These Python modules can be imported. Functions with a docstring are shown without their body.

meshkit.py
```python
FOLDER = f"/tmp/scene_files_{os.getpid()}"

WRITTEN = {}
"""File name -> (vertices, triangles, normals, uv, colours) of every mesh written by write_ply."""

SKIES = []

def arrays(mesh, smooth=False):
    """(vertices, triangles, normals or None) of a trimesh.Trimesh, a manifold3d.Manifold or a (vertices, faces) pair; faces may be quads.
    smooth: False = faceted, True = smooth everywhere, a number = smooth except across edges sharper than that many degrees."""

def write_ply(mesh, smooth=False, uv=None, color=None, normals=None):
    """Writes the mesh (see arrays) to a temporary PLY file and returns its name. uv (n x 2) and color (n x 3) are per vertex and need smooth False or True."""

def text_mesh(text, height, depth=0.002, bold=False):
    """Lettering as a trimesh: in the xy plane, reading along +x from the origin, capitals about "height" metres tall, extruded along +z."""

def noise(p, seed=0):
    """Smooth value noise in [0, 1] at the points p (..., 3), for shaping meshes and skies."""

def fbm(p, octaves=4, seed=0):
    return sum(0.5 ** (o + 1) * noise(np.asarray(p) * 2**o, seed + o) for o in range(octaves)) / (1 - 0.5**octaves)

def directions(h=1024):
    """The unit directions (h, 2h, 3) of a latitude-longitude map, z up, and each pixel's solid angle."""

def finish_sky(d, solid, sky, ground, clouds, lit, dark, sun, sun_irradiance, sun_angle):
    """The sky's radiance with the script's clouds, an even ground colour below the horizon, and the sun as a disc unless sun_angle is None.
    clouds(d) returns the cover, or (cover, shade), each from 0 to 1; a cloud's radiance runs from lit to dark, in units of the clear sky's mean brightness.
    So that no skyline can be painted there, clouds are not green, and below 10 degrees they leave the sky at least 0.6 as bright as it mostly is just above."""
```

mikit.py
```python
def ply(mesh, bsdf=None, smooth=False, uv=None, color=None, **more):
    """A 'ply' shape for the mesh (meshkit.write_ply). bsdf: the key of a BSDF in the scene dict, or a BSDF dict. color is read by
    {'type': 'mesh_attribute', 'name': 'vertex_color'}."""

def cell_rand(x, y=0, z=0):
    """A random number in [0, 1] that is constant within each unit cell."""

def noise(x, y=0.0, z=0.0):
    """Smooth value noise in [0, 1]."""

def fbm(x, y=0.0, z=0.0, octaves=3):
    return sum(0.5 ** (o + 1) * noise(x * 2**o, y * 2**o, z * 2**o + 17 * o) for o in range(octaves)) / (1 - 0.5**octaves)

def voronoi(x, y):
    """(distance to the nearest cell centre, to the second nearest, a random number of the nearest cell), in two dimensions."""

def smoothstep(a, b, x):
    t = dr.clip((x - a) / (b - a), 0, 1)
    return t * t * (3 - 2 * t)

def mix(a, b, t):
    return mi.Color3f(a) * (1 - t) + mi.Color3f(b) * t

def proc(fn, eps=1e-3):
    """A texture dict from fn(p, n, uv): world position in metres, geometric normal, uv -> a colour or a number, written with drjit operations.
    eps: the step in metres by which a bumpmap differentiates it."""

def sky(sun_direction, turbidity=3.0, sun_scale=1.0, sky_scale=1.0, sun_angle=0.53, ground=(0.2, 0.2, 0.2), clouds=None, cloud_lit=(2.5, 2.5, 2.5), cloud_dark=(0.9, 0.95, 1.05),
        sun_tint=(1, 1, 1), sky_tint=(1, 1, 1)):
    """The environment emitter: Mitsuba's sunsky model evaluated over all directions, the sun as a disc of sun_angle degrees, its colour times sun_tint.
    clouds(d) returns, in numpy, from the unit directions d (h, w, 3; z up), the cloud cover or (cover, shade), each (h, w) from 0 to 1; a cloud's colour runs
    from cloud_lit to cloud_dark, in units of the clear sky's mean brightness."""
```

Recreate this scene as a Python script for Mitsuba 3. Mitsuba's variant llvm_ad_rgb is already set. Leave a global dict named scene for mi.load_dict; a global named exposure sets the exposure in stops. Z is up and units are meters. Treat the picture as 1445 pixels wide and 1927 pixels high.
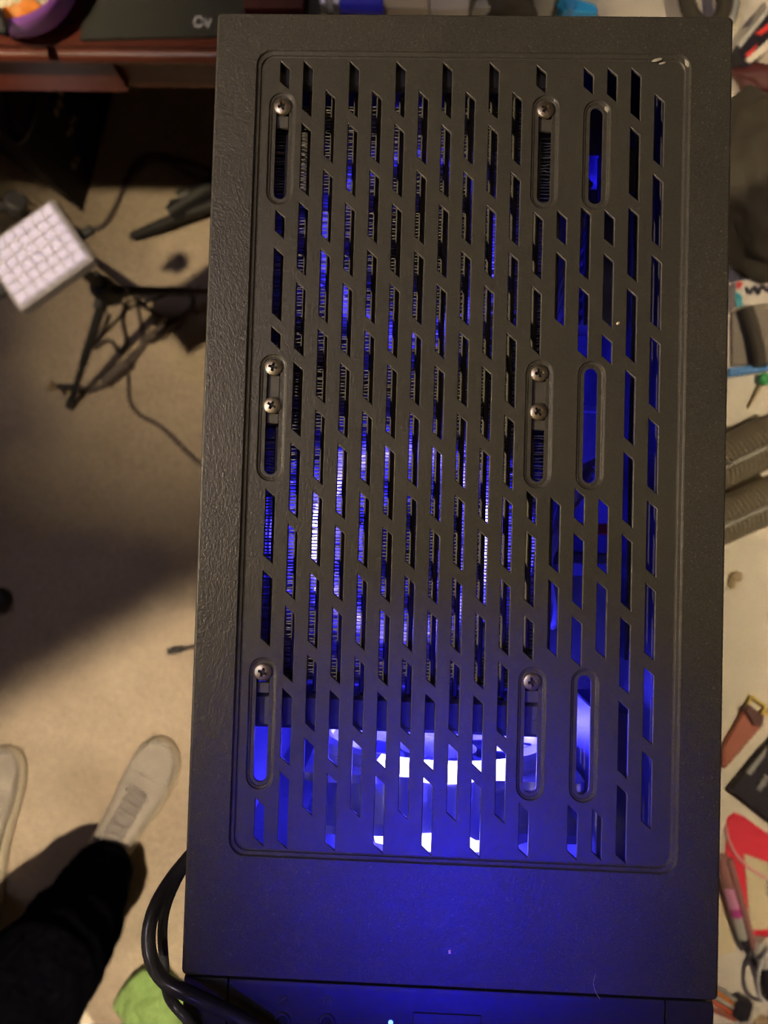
import math
import numpy as np, trimesh, manifold3d
import drjit as dr, mitsuba as mi
import mikit, meshkit
from mikit import noise, fbm, voronoi, cell_rand, smoothstep, mix
from shapely.geometry import Polygon, Point, LineString, box as sbox
from shapely.ops import unary_union
from scipy.interpolate import CubicSpline

rng = np.random.default_rng(7)
T = mi.ScalarTransform4f
scene, labels = {}, {}
exposure = 0.0

# ---------------------------------------------------------------- camera (phone held over the case)
RM = np.array([[0.9990894160764041, 0.029777304016044816, -0.030555700771628988],
               [0.02880225172967891, -0.9990769581417536, -0.031869452545036904],
               [-0.03147648295806721, 0.030960359748494395, -0.9990248681313363]])   # rows: right, down, forward
ZP = 1.2                                            # height of the case's top panel
CAM = np.array([0.00234994, -0.05778309, ZP + 0.28893579])
FPX = 1400.0
M = np.eye(4)
M[:3, 0], M[:3, 1], M[:3, 2], M[:3, 3] = -RM[0], -RM[1], RM[2], CAM
scene['camera'] = {'type': 'thinlens', 'to_world': T(M), 'fov': math.degrees(2 * math.atan(722.5 / FPX)), 'fov_axis': 'x',
                   'aperture_radius': 0.00125, 'focus_distance': 0.287, 'near_clip': 0.01, 'far_clip': 50.0}


def at(px, py, z):
    """The world point at height z that the photograph shows at this pixel."""
    d = np.array([(px - 722.5) / FPX, (py - 963.5) / FPX, 1.0]) @ RM
    return CAM + d * (z - CAM[2]) / d[2]


# ---------------------------------------------------------------- unseen spotlights, each shaded to light one area: (position, aim, colour, radius, shade length)
WARM = np.array([1.0, 0.78, 0.46])
LAMPS = [                                            # label, position, aim, radiance, bulb radius, shade length, half width and depth of the lit field, its direction
    ('small ceiling spotlight aimed at the computer case top', (-1.25, -0.22, 2.12), (0.01, 0.06, ZP), WARM * [1.0, 0.98, 0.95] * 7000, 0.022, 0.24, 0.26, 0.20, (1, 0, 0)),
    ('added spotlight over the near left carpet', (0.0, -0.35, 2.38), (-0.46, -0.79, 0.0), WARM * [1.0, 1.02, 1.12] * 85000, 0.012, 0.35, 0.60, 0.50, (-0.82, -0.57, 0)),  # added; its slanted shade is shaped to cut the carpet's shadow edge
    ('ceiling spotlight over the right of the white table', (0.75, 0.05, 2.38), (0.66, 0.08, 0.74), WARM * [1.0, 1.02, 1.1] * 2350, 0.04, 0.20, 0.42, 0.75, (1, 0, 0)),
    ('unseen spotlight over the mahogany desk', (-0.62, 0.75, 2.38), (-0.60, 0.80, 0.74), WARM * 420, 0.04, 0.20, 0.65, 0.28, (1, 0, 0)),  # unseen, put here to brighten the desk
    ('unseen spotlight aimed at the carpet below the desk edge', (-0.70, -0.05, 2.38), (-0.42, 0.56, 0.0), WARM * 6300, 0.03, 0.25, 0.28, 0.48, (1, 0, 0)),  # unseen, put here to brighten the carpet beside the desk
    ('added small blue spotlight aimed at the front end of the case top', (0.06, -0.62, 2.38), (0.022, -0.190, ZP), np.array([0.008, 0.008, 1.0]) * 24000, 0.012, 0.21, 0.055, 0.05, (1, 0, 0)),  # added lamp; its blue pool imitates lens glare over the case front
]
CEILING_GLOW = np.array([0.95, 0.82, 1.05]) * 12                           # round ceiling light
FAN_RING = np.array([5.0, 4.4, 110.0])               # front fan's light rings
RAD_RING = np.array([3.4, 2.8, 125.0])              # fans under the radiator


# ---------------------------------------------------------------- materials
def rgb(*c):
    return {'type': 'rgb', 'value': list(map(float, c))}


def mat(key, bsdf, bump=None, scale=1.0):
    if bump is not None:
        bsdf = {'type': 'bumpmap', 'tex': bump, 'scale': scale, 'b': bsdf}
    scene[key] = {'type': 'twosided', 'b': bsdf}
    return key


def plastic(key, c, rough=0.4, spec=0.5, **k):
    return mat(key, {'type': 'principled', 'base_color': c if isinstance(c, dict) else rgb(*c), 'roughness': rough, 'specular': spec, **k})


def metal(key, c, rough=0.3):
    return mat(key, {'type': 'principled', 'base_color': rgb(*c), 'metallic': 1.0, 'roughness': rough})


def grain(p, n, uv):
    s = 1500.0
    return 0.6 * noise(p.x * s, p.y * s, p.z * s) + 0.4 * noise(p.x * s * 2.3, p.y * s * 2.3, p.z * s * 2.3 + 9)


def panel_col(p, n, uv):
    d = smoothstep(0.80, 0.84, noise(p.x * 700, p.y * 700, 3.0)) * smoothstep(0.55, 0.8, noise(p.x * 25, p.y * 25, 5.0))
    w = fbm(p.x * 40, p.y * 40, p.z * 40)
    g = noise(p.x * 2600, p.y * 2600, p.z * 900)
    sp = smoothstep(0.86, 0.95, noise(p.x * 1900 + 7, p.y * 1900, p.z * 900))  # with g, paints the coat's sparkle into the base colour
    return mix((0.040, 0.038, 0.036), (0.052, 0.049, 0.044), w) * (0.80 + 0.34 * g + 0.9 * sp) + mi.Color3f(0.05, 0.045, 0.035) * d * 0.15


def carpet(p, n, uv):
    a = fbm(p.x * 7, p.y * 7, 1.0, 4)
    b = noise(p.x * 260, p.y * 260)
    s = smoothstep(0.55, 0.75, fbm(p.x * 3 + 5, p.y * 3, 2.0))
    c = mix((0.31, 0.25, 0.195), (0.44, 0.37, 0.295), a)
    return c * (0.85 + 0.3 * b) * (1 - 0.22 * s)


def mahogany(p, n, uv):
    g = fbm(p.x * 6, p.y * 130, p.z * 130, 4)
    r = noise(p.x * 2, p.y * 18 + 3 * noise(p.x * 3, p.y * 3), p.z * 18)
    return mix((0.045, 0.008, 0.005), (0.11, 0.025, 0.014), 0.6 * g + 0.4 * r)


def laminate(p, n, uv):
    a = fbm(p.x * 9, p.y * 9, 4.0)
    return mix((0.66, 0.60, 0.50), (0.76, 0.70, 0.60), a)


def trouser(p, n, uv):
    return mix((0.001, 0.001, 0.002), (0.003, 0.003, 0.005), noise(p.x * 150, p.y * 150, p.z * 150))


def canvas(p, n, uv):
    a = fbm(p.x * 30, p.y * 30, p.z * 30)
    return mix((0.17, 0.15, 0.14), (0.31, 0.28, 0.25), a)


def greencloth(p, n, uv):
    a = fbm(p.x * 40, p.y * 40, p.z * 40)
    return mix((0.15, 0.25, 0.085), (0.27, 0.40, 0.15), a)


mat('panel_black', {'type': 'principled', 'base_color': mikit.proc(panel_col), 'roughness': 0.38, 'specular': 0.5}, mikit.proc(grain, 2e-4), 0.00022)
plastic('bezel_black', (0.022, 0.021, 0.024), 0.38)
plastic('inner_black', (0.05, 0.05, 0.055), 0.45)
plastic('inner_grey', (0.16, 0.16, 0.17), 0.4)
plastic('rubber', (0.018, 0.018, 0.02), 0.42)
plastic('rubber_glossy', (0.02, 0.02, 0.024), 0.25, 0.6)
plastic('matte_black', (0.012, 0.012, 0.014), 0.6, 0.3)
metal('nickel', (0.60, 0.52, 0.40), 0.36)
metal('aluminium', (0.62, 0.62, 0.64), 0.35)
metal('brass', (0.75, 0.58, 0.30), 0.3)
plastic('fin_metal', (0.58, 0.58, 0.60), 0.32, 0.8, metallic=0.7)
plastic('tank_black', (0.055, 0.052, 0.05), 0.5)
plastic('fan_frame', (0.30, 0.30, 0.34), 0.3)
plastic('fan_white', (0.62, 0.62, 0.66), 0.3)
plastic('side_grey', (0.30, 0.30, 0.33), 0.35)
plastic('fan_blade', (0.10, 0.10, 0.13), 0.2, 0.6)
plastic('fan_hub', (0.03, 0.03, 0.035), 0.3)
plastic('pcb', (0.018, 0.02, 0.022), 0.4)
plastic('memory_red', (0.30, 0.03, 0.02), 0.35)
plastic('sleeve_grey', (0.35, 0.35, 0.38), 0.7)
plastic('sleeve_dark', (0.20, 0.20, 0.22), 0.55)
plastic('white_plastic', (0.70, 0.68, 0.66), 0.35)
mat('carpet', {'type': 'diffuse', 'reflectance': mikit.proc(carpet)})
mat('mahogany', {'type': 'principled', 'base_color': mikit.proc(mahogany), 'roughness': 0.35, 'specular': 0.5})
mat('laminate', {'type': 'principled', 'base_color': mikit.proc(laminate), 'roughness': 0.5, 'specular': 0.3})
mat('wall_paint', {'type': 'diffuse', 'reflectance': rgb(0.30, 0.27, 0.24)})
mat('ceiling_paint', {'type': 'diffuse', 'reflectance': rgb(0.62, 0.58, 0.52)})
mat('trouser_cloth', {'type': 'principled', 'base_color': mikit.proc(trouser), 'roughness': 0.95, 'specular': 0.0})
mat('shoe_canvas', {'type': 'principled', 'base_color': mikit.proc(canvas), 'roughness': 0.8, 'specular': 0.2})
plastic('shoe_grey', (0.13, 0.115, 0.115), 0.85, 0.1)
plastic('shoe_sole', (0.34, 0.30, 0.24), 0.6)
plastic('bowl_purple', (0.38, 0.13, 0.66), 0.35)
plastic('bowl_pink', (0.72, 0.27, 0.50), 0.35)
mat('lime_cloth', {'type': 'diffuse', 'reflectance': mikit.proc(greencloth)})
for _k, _c, _r in (('paper_white', (0.72, 0.66, 0.56), .7), ('paper_cream', (0.72, 0.62, 0.42), .7), ('paper_red', (0.72, 0.03, 0.06), .5), ('paper_pink', (0.80, 0.42, 0.42), .5),
                   ('red_print', (0.66, 0.05, 0.05), .45), ('dark_red', (0.055, 0.010, 0.010), .55), ('strap_brown', (0.26, 0.07, 0.045), .55),
                   ('teal', (0.03, 0.30, 0.36), .4), ('blue_plastic', (0.04, 0.20, 0.52), .35), ('sky_blue', (0.03, 0.30, 0.70), .35), ('deep_blue', (0.05, 0.05, 0.80), .3),
                   ('green_pin', (0.03, 0.25, 0.08), .4), ('hose_grey', (0.46, 0.42, 0.35), .5), ('grey_mat', (0.15, 0.13, 0.11), .7), ('olive_black', (0.042, 0.037, 0.030), .6),
                   ('desk_mat', (0.030, 0.031, 0.029), .6), ('letter_white', (0.75, 0.75, 0.72), .5), ('orange', (0.75, 0.24, 0.03), .5), ('wire_red', (0.60, 0.12, 0.05), .5),
                   ('wire_grey', (0.22, 0.22, 0.22), .5), ('yellow', (0.72, 0.56, 0.16), .5), ('mauve', (0.24, 0.11, 0.11), .3), ('pink', (0.70, 0.30, 0.52), .3), ('magenta', (0.42, 0.05, 0.26), .3),
                   ('pale_grey', (0.45, 0.44, 0.42), .3), ('bag_black', (0.016, 0.014, 0.022), .5), ('rice_white', (0.70, 0.62, 0.46), .5), ('noodle_brown', (0.35, 0.17, 0.07), .5),
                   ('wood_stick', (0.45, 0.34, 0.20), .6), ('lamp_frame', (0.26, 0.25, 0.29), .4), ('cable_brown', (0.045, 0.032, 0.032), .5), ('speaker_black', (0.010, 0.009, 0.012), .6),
                   ('faded_print', (0.22, 0.17, 0.11), .7), ('clear_grey', (0.42, 0.41, 0.37), .2), ('seam_dark', (0.004, 0.004, 0.006), .6)):
    plastic(_k, _c, _r, 0.12 if _k in ('bag_black', 'desk_mat', 'olive_black', 'speaker_black') else 0.4)


def emitter(c):
    return {'type': 'area', 'radiance': rgb(*c)}


# ---------------------------------------------------------------- mesh helpers
def tri(v, f):
    return trimesh.Trimesh(np.asarray(v, float), np.asarray(f, int), process=False)


def cat(*ms):
    ms = [m for m in ms if m is not None]
    return trimesh.util.concatenate(ms) if len(ms) > 1 else ms[0]


def cbox(sx, sy, sz, c=0.0008, at_=(0, 0, 0)):
    """A box with chamfered edges, centred."""
    c = min(c, 0.45 * min(sx, sy, sz))
    p = []
    for k in range(3):
        s = np.array([sx, sy, sz]) / 2 - c
        s[k] += c
        p += [[i * s[0], j * s[1], l * s[2]] for i in (-1, 1) for j in (-1, 1) for l in (-1, 1)]
    m = trimesh.convex.convex_hull(np.array(p))
    m.apply_translation(at_)
    return m


def move(m, t=(0, 0, 0), rz=0.0, rx=0.0, ry=0.0):
    m = m.copy()
    for a, ax in ((rx, [1, 0, 0]), (ry, [0, 1, 0]), (rz, [0, 0, 1])):
        if a:
            m.apply_transform(trimesh.transformations.rotation_matrix(a, ax))
    m.apply_translation(t)
    return m


def extr(poly, h, z=0.0):
    gs = [g for g in getattr(poly, 'geoms', [poly]) if g.area > 1e-12]
    return move(cat(*[trimesh.creation.extrude_polygon(g, h, engine='earcut') for g in gs]), (0, 0, z))


def bevel(poly, h, b, z=0.0):
    """A prism whose top edge is chamfered by b (convex or gently concave outlines)."""
    o = np.array(poly.exterior.coords)[:-1]
    if Polygon(o).exterior.is_ccw is False:
        o = o[::-1]
    e1 = np.roll(o, -1, 0) - o
    e1 /= np.maximum(np.linalg.norm(e1, axis=1, keepdims=True), 1e-12)
    e0 = np.roll(e1, 1, 0)
    nrm = np.c_[-(e0 + e1)[:, 1], (e0 + e1)[:, 0]]
    nrm /= np.maximum(np.linalg.norm(nrm, axis=1, keepdims=True), 1e-9)
    i = o + nrm * b
    L = lambda q, zz: np.c_[q, np.full(len(q), zz)]
    top = Polygon(i)
    v, f = trimesh.creation.triangulate_polygon(top if top.is_valid else Polygon(i).buffer(0), engine='earcut')
    return cat(loft([L(o, z), L(o, z + h - b), L(i, z + h)]), tri(np.c_[v, np.full(len(v), z + h)], f), extr(poly, 1e-5, z))


def flat(poly, z, up=True):
    vs, fs, n = [], [], 0
    for g in getattr(poly, 'geoms', [poly]):
        v, f = trimesh.creation.triangulate_polygon(g, engine='earcut')
        vs.append(np.c_[v, np.full(len(v), z)])
        fs.append(np.asarray(f) + n)
        n += len(v)
    v, f = np.vstack(vs), np.vstack(fs)
    a = np.cross(v[f[:, 1]] - v[f[:, 0]], v[f[:, 2]] - v[f[:, 0]])[:, 2]
    wrong = (a < 0) if up else (a > 0)
    f[wrong] = f[wrong][:, ::-1]
    return tri(v, f)


def loft(loops, closed=True):
    n = len(loops[0])
    v = np.vstack(loops)
    f = []
    for k in range(len(loops) - 1):
        for i in range(n if closed else n - 1):
            a, b = k * n + i, k * n + (i + 1) % n
            f += [[a, b, b + n], [a, b + n, a + n]]
    return tri(v, f)


def tube(pts, r, n=10, seg=6, caps=True, spline=True):
    p = np.asarray(pts, float)
    r = np.broadcast_to(np.asarray(r, float), (len(p),))
    if spline and len(p) > 2:
        t = np.r_[0, np.cumsum(np.linalg.norm(np.diff(p, axis=0), axis=1))]
        tt = np.linspace(0, t[-1], (len(p) - 1) * seg + 1)
        p, r = CubicSpline(t, p)(tt), np.interp(tt, t, r)
    d = np.gradient(p, axis=0)
    d /= np.linalg.norm(d, axis=1, keepdims=True)
    u = np.cross(d[0], [0, 0, 1] if abs(d[0][2]) < 0.9 else [1, 0, 0])
    loops, a = [], np.arange(n) * 2 * np.pi / n
    for k in range(len(p)):
        u = u - d[k] * (u @ d[k])
        u /= np.linalg.norm(u)
        w = np.cross(d[k], u)
        loops.append(p[k] + r[k] * (np.cos(a)[:, None] * u + np.sin(a)[:, None] * w))
    m = loft(loops)
    if caps:
        v, f = list(m.vertices), list(m.faces)
        for k, o in ((0, 1), (len(p) - 1, -1)):
            c = len(v)
            v.append(p[k])
            f += [[k * n + i, c, k * n + (i + 1) % n][::o] for i in range(n)]
        m = tri(v, f)
    return m


def lathe(profile, n=32):
    """profile: (radius, z) points; turned about z."""
    a = np.arange(n) * 2 * np.pi / n
    return loft([np.c_[max(r, 1e-6) * np.cos(a), max(r, 1e-6) * np.sin(a), np.full(n, z)] for r, z in profile])


def along(m, a, b):
    """Puts a mesh made along +z from the origin between a and b (its length stays)."""
    a, b = np.asarray(a, float), np.asarray(b, float)
    d = (b - a) / np.linalg.norm(b - a)
    m = m.copy()
    m.apply_transform(trimesh.geometry.align_vectors([0, 0, 1], d))
    m.apply_translation(a)
    return m


def blob(r, seed=0, amp=0.25, freq=1.6, sub=3, flat_z=None):
    m = trimesh.creation.icosphere(subdivisions=sub)
    v = np.array(m.vertices)
    k = 1 + amp * (meshkit.fbm(v * freq + 11.3 * (seed + 1), 4, seed) * 2 - 1)
    v = v * k[:, None] * np.asarray(r)
    if flat_z is not None:
        v[:, 2] = np.maximum(v[:, 2], flat_z)
    return tri(v, m.faces)


def rrect(x0, x1, y0, y1, r, n=8):
    out = []
    for cx, cy, a0 in ((x1 - r, y1 - r, 0), (x0 + r, y1 - r, 90), (x0 + r, y0 + r, 180), (x1 - r, y0 + r, 270)):
        a = np.radians(a0 + np.linspace(0, 90, n))
        out.append(np.c_[cx + r * np.cos(a), cy + r * np.sin(a)])
    return np.vstack(out)


def lift(l, z):
    return np.c_[l, np.full(len(l), z)]


def mm(m):
    """From the panel's millimetres (u, v, depth) to world metres."""
    m = m.copy()
    m.apply_scale(0.001)
    m.apply_translation([0, 0, ZP])
    return m


def W(u, v, w=0.0):
    return np.array([u / 1000, v / 1000, ZP + w / 1000])


# ---------------------------------------------------------------- scene bookkeeping
def free(k):
    if k not in scene and k not in labels and not any(s.startswith(k + '__') for s in scene):
        return k
    i = 1
    while f'{k}_{i:03d}' in scene or f'{k}_{i:03d}' in labels:
        i += 1
    return f'{k}_{i:03d}'


def thing(name, label, category, group=None, kind=None):
    k = free(name)
    labels[k] = {'label': label, 'category': category}
    if group:
        labels[k]['group'] = group
    if kind:
        labels[k]['kind'] = kind
    return k


def part(parent, name, mesh, bsdf, smooth=35, label=None, kind=None, **more):
    k = f'{parent}__{name}'
    if k in scene:
        i = 1
        while f'{k}_{i:03d}' in scene:
            i += 1
        k = f'{k}_{i:03d}'
    scene[k] = mesh if isinstance(mesh, dict) else mikit.ply(mesh, bsdf, smooth=smooth, **more)
    if label or kind:
        labels[k] = {**({'label': label} if label else {}), **({'kind': kind} if kind else {})}
    return k


def one(name, label, category, mesh, bsdf, smooth=35, group=None, kind=None, **more):
    k = thing(name, label, category, group, kind)
    scene[k] = mikit.ply(mesh, bsdf, smooth=smooth, **more)
    return k


def struct(name, label, mesh, bsdf, category=None):
    scene[name] = mikit.ply(mesh, bsdf)
    labels[name] = {'label': label, 'category': category or name.split('_')[0], 'kind': 'structure'}


def pxpoly(pts, z):
    return Polygon([at(x, y, z)[:2] for x, y in pts])


def slab(pts, z, h, round_=0.0, b=0.0008):
    """A prism resting at height z, h thick, whose top face has this outline in the photograph."""
    p = pxpoly(pts, z + h)
    if round_:
        p = p.buffer(-round_).buffer(2 * round_).buffer(-round_)
    if not p.exterior.is_ccw:
        p = Polygon(list(p.exterior.coords)[::-1])
    return bevel(p, h, min(b, h * 0.4), z)


# ---------------------------------------------------------------- room
RX, RY, RZ = 1.9, 1.9, 2.5
TT = 0.74                                            # table and desk height
struct('floor', 'beige brown carpet floor', cbox(2 * RX, 2 * RY, 0.04, 0.001, (0, 0, -0.02)), 'carpet')
struct('ceiling', 'off-white ceiling', cbox(2 * RX, 2 * RY, 0.04, 0.001, (0, 0, RZ + 0.02)), 'ceiling_paint')
struct('wall_left', 'plain wall on the left', cbox(0.04, 2 * RY, RZ, 0.001, (-RX - 0.02, 0, RZ / 2)), 'wall_paint')
struct('wall_right', 'plain wall on the right', cbox(0.04, 2 * RY, RZ, 0.001, (RX + 0.02, 0, RZ / 2)), 'wall_paint')
struct('wall_back', 'plain wall behind the desk', cbox(2 * RX, 0.04, RZ, 0.001, (0, RY + 0.02, RZ / 2)), 'wall_paint')
struct('wall_front', 'plain wall behind the photographer', cbox(2 * RX, 0.04, RZ, 0.001, (0, -RY - 0.02, RZ / 2)), 'wall_paint')

for lab, pos, aim, col, rad, ln, fw, fd, dirx in LAMPS:
    k = thing('ceiling_spotlight', lab, 'lamp')
    pos, aim, dirx = np.array(pos), np.array(aim), np.array(dirx, float)
    d = aim - pos
    dist = np.linalg.norm(d)
    d = d / dist
    ex_ = dirx - d * (dirx @ d)
    ex_ /= np.linalg.norm(ex_)
    F = np.eye(4)
    F[:3, 0], F[:3, 1], F[:3, 2], F[:3, 3] = ex_, np.cross(d, ex_), d, pos
    w1, h1 = fw * ln / dist, fd * ln / dist
    w0, h0 = max(rad * 1.3, w1 * 0.5), max(rad * 1.3, h1 * 0.5)
    q = lambda x, y, z: np.array([[x, y, z], [-x, y, z], [-x, -y, z], [x, -y, z]])
    can = loft([q(1e-4, 1e-4, -0.02), q(w0 + .004, h0 + .004, -0.02), q(w1 + .004, h1 + .004, ln), q(w1, h1, ln), q(w0, h0, 0.0), q(1e-4, 1e-4, 0.0)])
    part(k, 'shade', can.apply_transform(F), 'matte_black', False)
    disc = tri(np.vstack([[[0, 0, 0.004]], np.c_[rad * np.cos(np.arange(24) * np.pi / 12), rad * np.sin(np.arange(24) * np.pi / 12), np.full(24, 0.004)]]),
               [[0, 1 + i, 1 + (i + 1) % 24] for i in range(24)])
    part(k, 'bulb', disc.apply_transform(F), 'white_plastic', False, emitter=emitter(col))
    part(k, 'stem', tube([pos - d * 0.02, [pos[0] - 0.02 * d[0], pos[1] - 0.02 * d[1], RZ]], 0.012, 10, spline=False), 'matte_black')
k = thing('ceiling_lamp', 'round flat ceiling lamp over the left of the room', 'lamp')
part(k, 'base', move(lathe([(0.001, -0.035), (0.17, -0.035), (0.19, -0.03), (0.19, 0), (0.001, 0)]), (-0.75, 0.25, RZ)), 'white_plastic')
part(k, 'diffuser', move(lathe([(0.001, -0.067), (0.08, -0.065), (0.15, -0.055), (0.168, -0.036)]), (-0.75, 0.25, RZ)), 'white_plastic', emitter=emitter(CEILING_GLOW))

# ---------------------------------------------------------------- white table and mahogany desk
EDGE_Y = at(300, 82, TT)[1]
t = thing('white_table', 'white laminate table under the black computer case', 'table')
tx0, tx1, ty0, ty1 = -0.065, 0.95, -0.62, 0.80
part(t, 'table_top', cbox(tx1 - tx0, ty1 - ty0, 0.028, 0.003, ((tx0 + tx1) / 2, (ty0 + ty1) / 2, TT - 0.014)), 'laminate', False)
for x in (tx0 + 0.09, tx1 - 0.06):
    for y in (ty0 + 0.06, ty1 - 0.06):
        part(t, 'leg', lathe([(0.001, 0), (0.02, 0), (0.022, 0.01), (0.026, TT - 0.03), (0.001, TT - 0.03)], 16).apply_translation((x, y, 0)), 'aluminium')

d = thing('mahogany_desk', 'dark reddish mahogany desk at the upper left with a stepped front', 'desk')
dx0, dx1, dy1 = -1.5, tx0 - 0.004, 1.15
part(d, 'desk_top', cbox(dx1 - dx0, dy1 - EDGE_Y, 0.022, 0.004, ((dx0 + dx1) / 2, (EDGE_Y + dy1) / 2, TT - 0.011)), 'mahogany', False)
part(d, 'edge_moulding', tube([[dx0, EDGE_Y - 0.001, TT - 0.018], [dx1, EDGE_Y - 0.001, TT - 0.018]], 0.008, 12, spline=False), 'mahogany')
part(d, 'apron', cbox(dx1 - dx0 - 0.02, 0.02, 0.075, 0.002, ((dx0 + dx1) / 2, EDGE_Y + 0.022, TT - 0.06)), 'mahogany', False)
za = TT - 0.085
pts = [at(-420, 118, za + 0.045), at(205, 118, za + 0.045), at(242, 178, za), at(-420, 178, za)]
lo = EDGE_Y + 0.004
q = np.array([[p[0], lo + 0.004, p[2]] for p in pts[:2]] + [[p[0], lo - 0.004, p[2]] for p in pts[2:]])
qb = q + [0, 0.014, 0]
part(d, 'drawer_front', tri(np.vstack([q, qb]), [[0, 3, 2], [0, 2, 1], [4, 5, 6], [4, 6, 7], [0, 1, 5], [0, 5, 4], [1, 2, 6], [1, 6, 5], [2, 3, 7], [2, 7, 6], [3, 0, 4], [3, 4, 7]]), 'mahogany', False,
     label='lighter drawer front with a slanted end')
part(d, 'back_panel', cbox(dx1 - dx0 - 0.06, 0.018, 0.66, 0.002, ((dx0 + dx1) / 2, dy1 - 0.05, 0.36)), 'mahogany', False)
for x in (dx0 + 0.02, dx1 - 0.02):
    part(d, 'side_panel', cbox(0.022, dy1 - EDGE_Y - 0.22, TT - 0.024, 0.002, (x, (EDGE_Y + dy1) / 2 + 0.09, (TT - 0.024) / 2)), 'mahogany', False)

# ---------------------------------------------------------------- computer case
case = thing('computer_case', 'black steel computer tower with a slotted top panel glowing blue inside', 'computer case')
U0, U1, V0, V1 = -79.4, 124.3, -229.0, 149.2
RC = (-63.0, 108.4, -183.2, 134.4)                   # outer edge of the stamped recess
RD = -1.6
outer = rrect(U0 + 1.0, U1 - 1.0, V0 + 0.6, V1 - 1.0, 1.2)


def orect(d, z, r=1.2):
    return lift(rrect(U0 + 1.0 - d, U1 - 1.0 + d, V0 + 0.6 - d * 0.6, V1 - 1.0 + d, r + d), z)


meshes = [loft([orect(0, 0), orect(0.45, -0.1), orect(0.85, -0.5), orect(1.0, -1.1), orect(1.0, -9.0)])]
rec = [(0.0, 0.0), (0.18, -0.06), (0.5, -0.62), (0.72, -0.80), (1.55, -0.92), (1.8, -1.0), (2.15, -1.48), (2.6, RD)]
rl = lambda d, z: lift(rrect(RC[0] + d, RC[1] - d, RC[2] + d, RC[3] - d, 6.5 - d * 0.6), z)
meshes.append(loft([rl(d_, z_) for d_, z_ in rec][::-1]))
meshes.append(flat(Polygon(outer, [rl(0, 0)[:, :2]]), 0.0))

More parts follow.
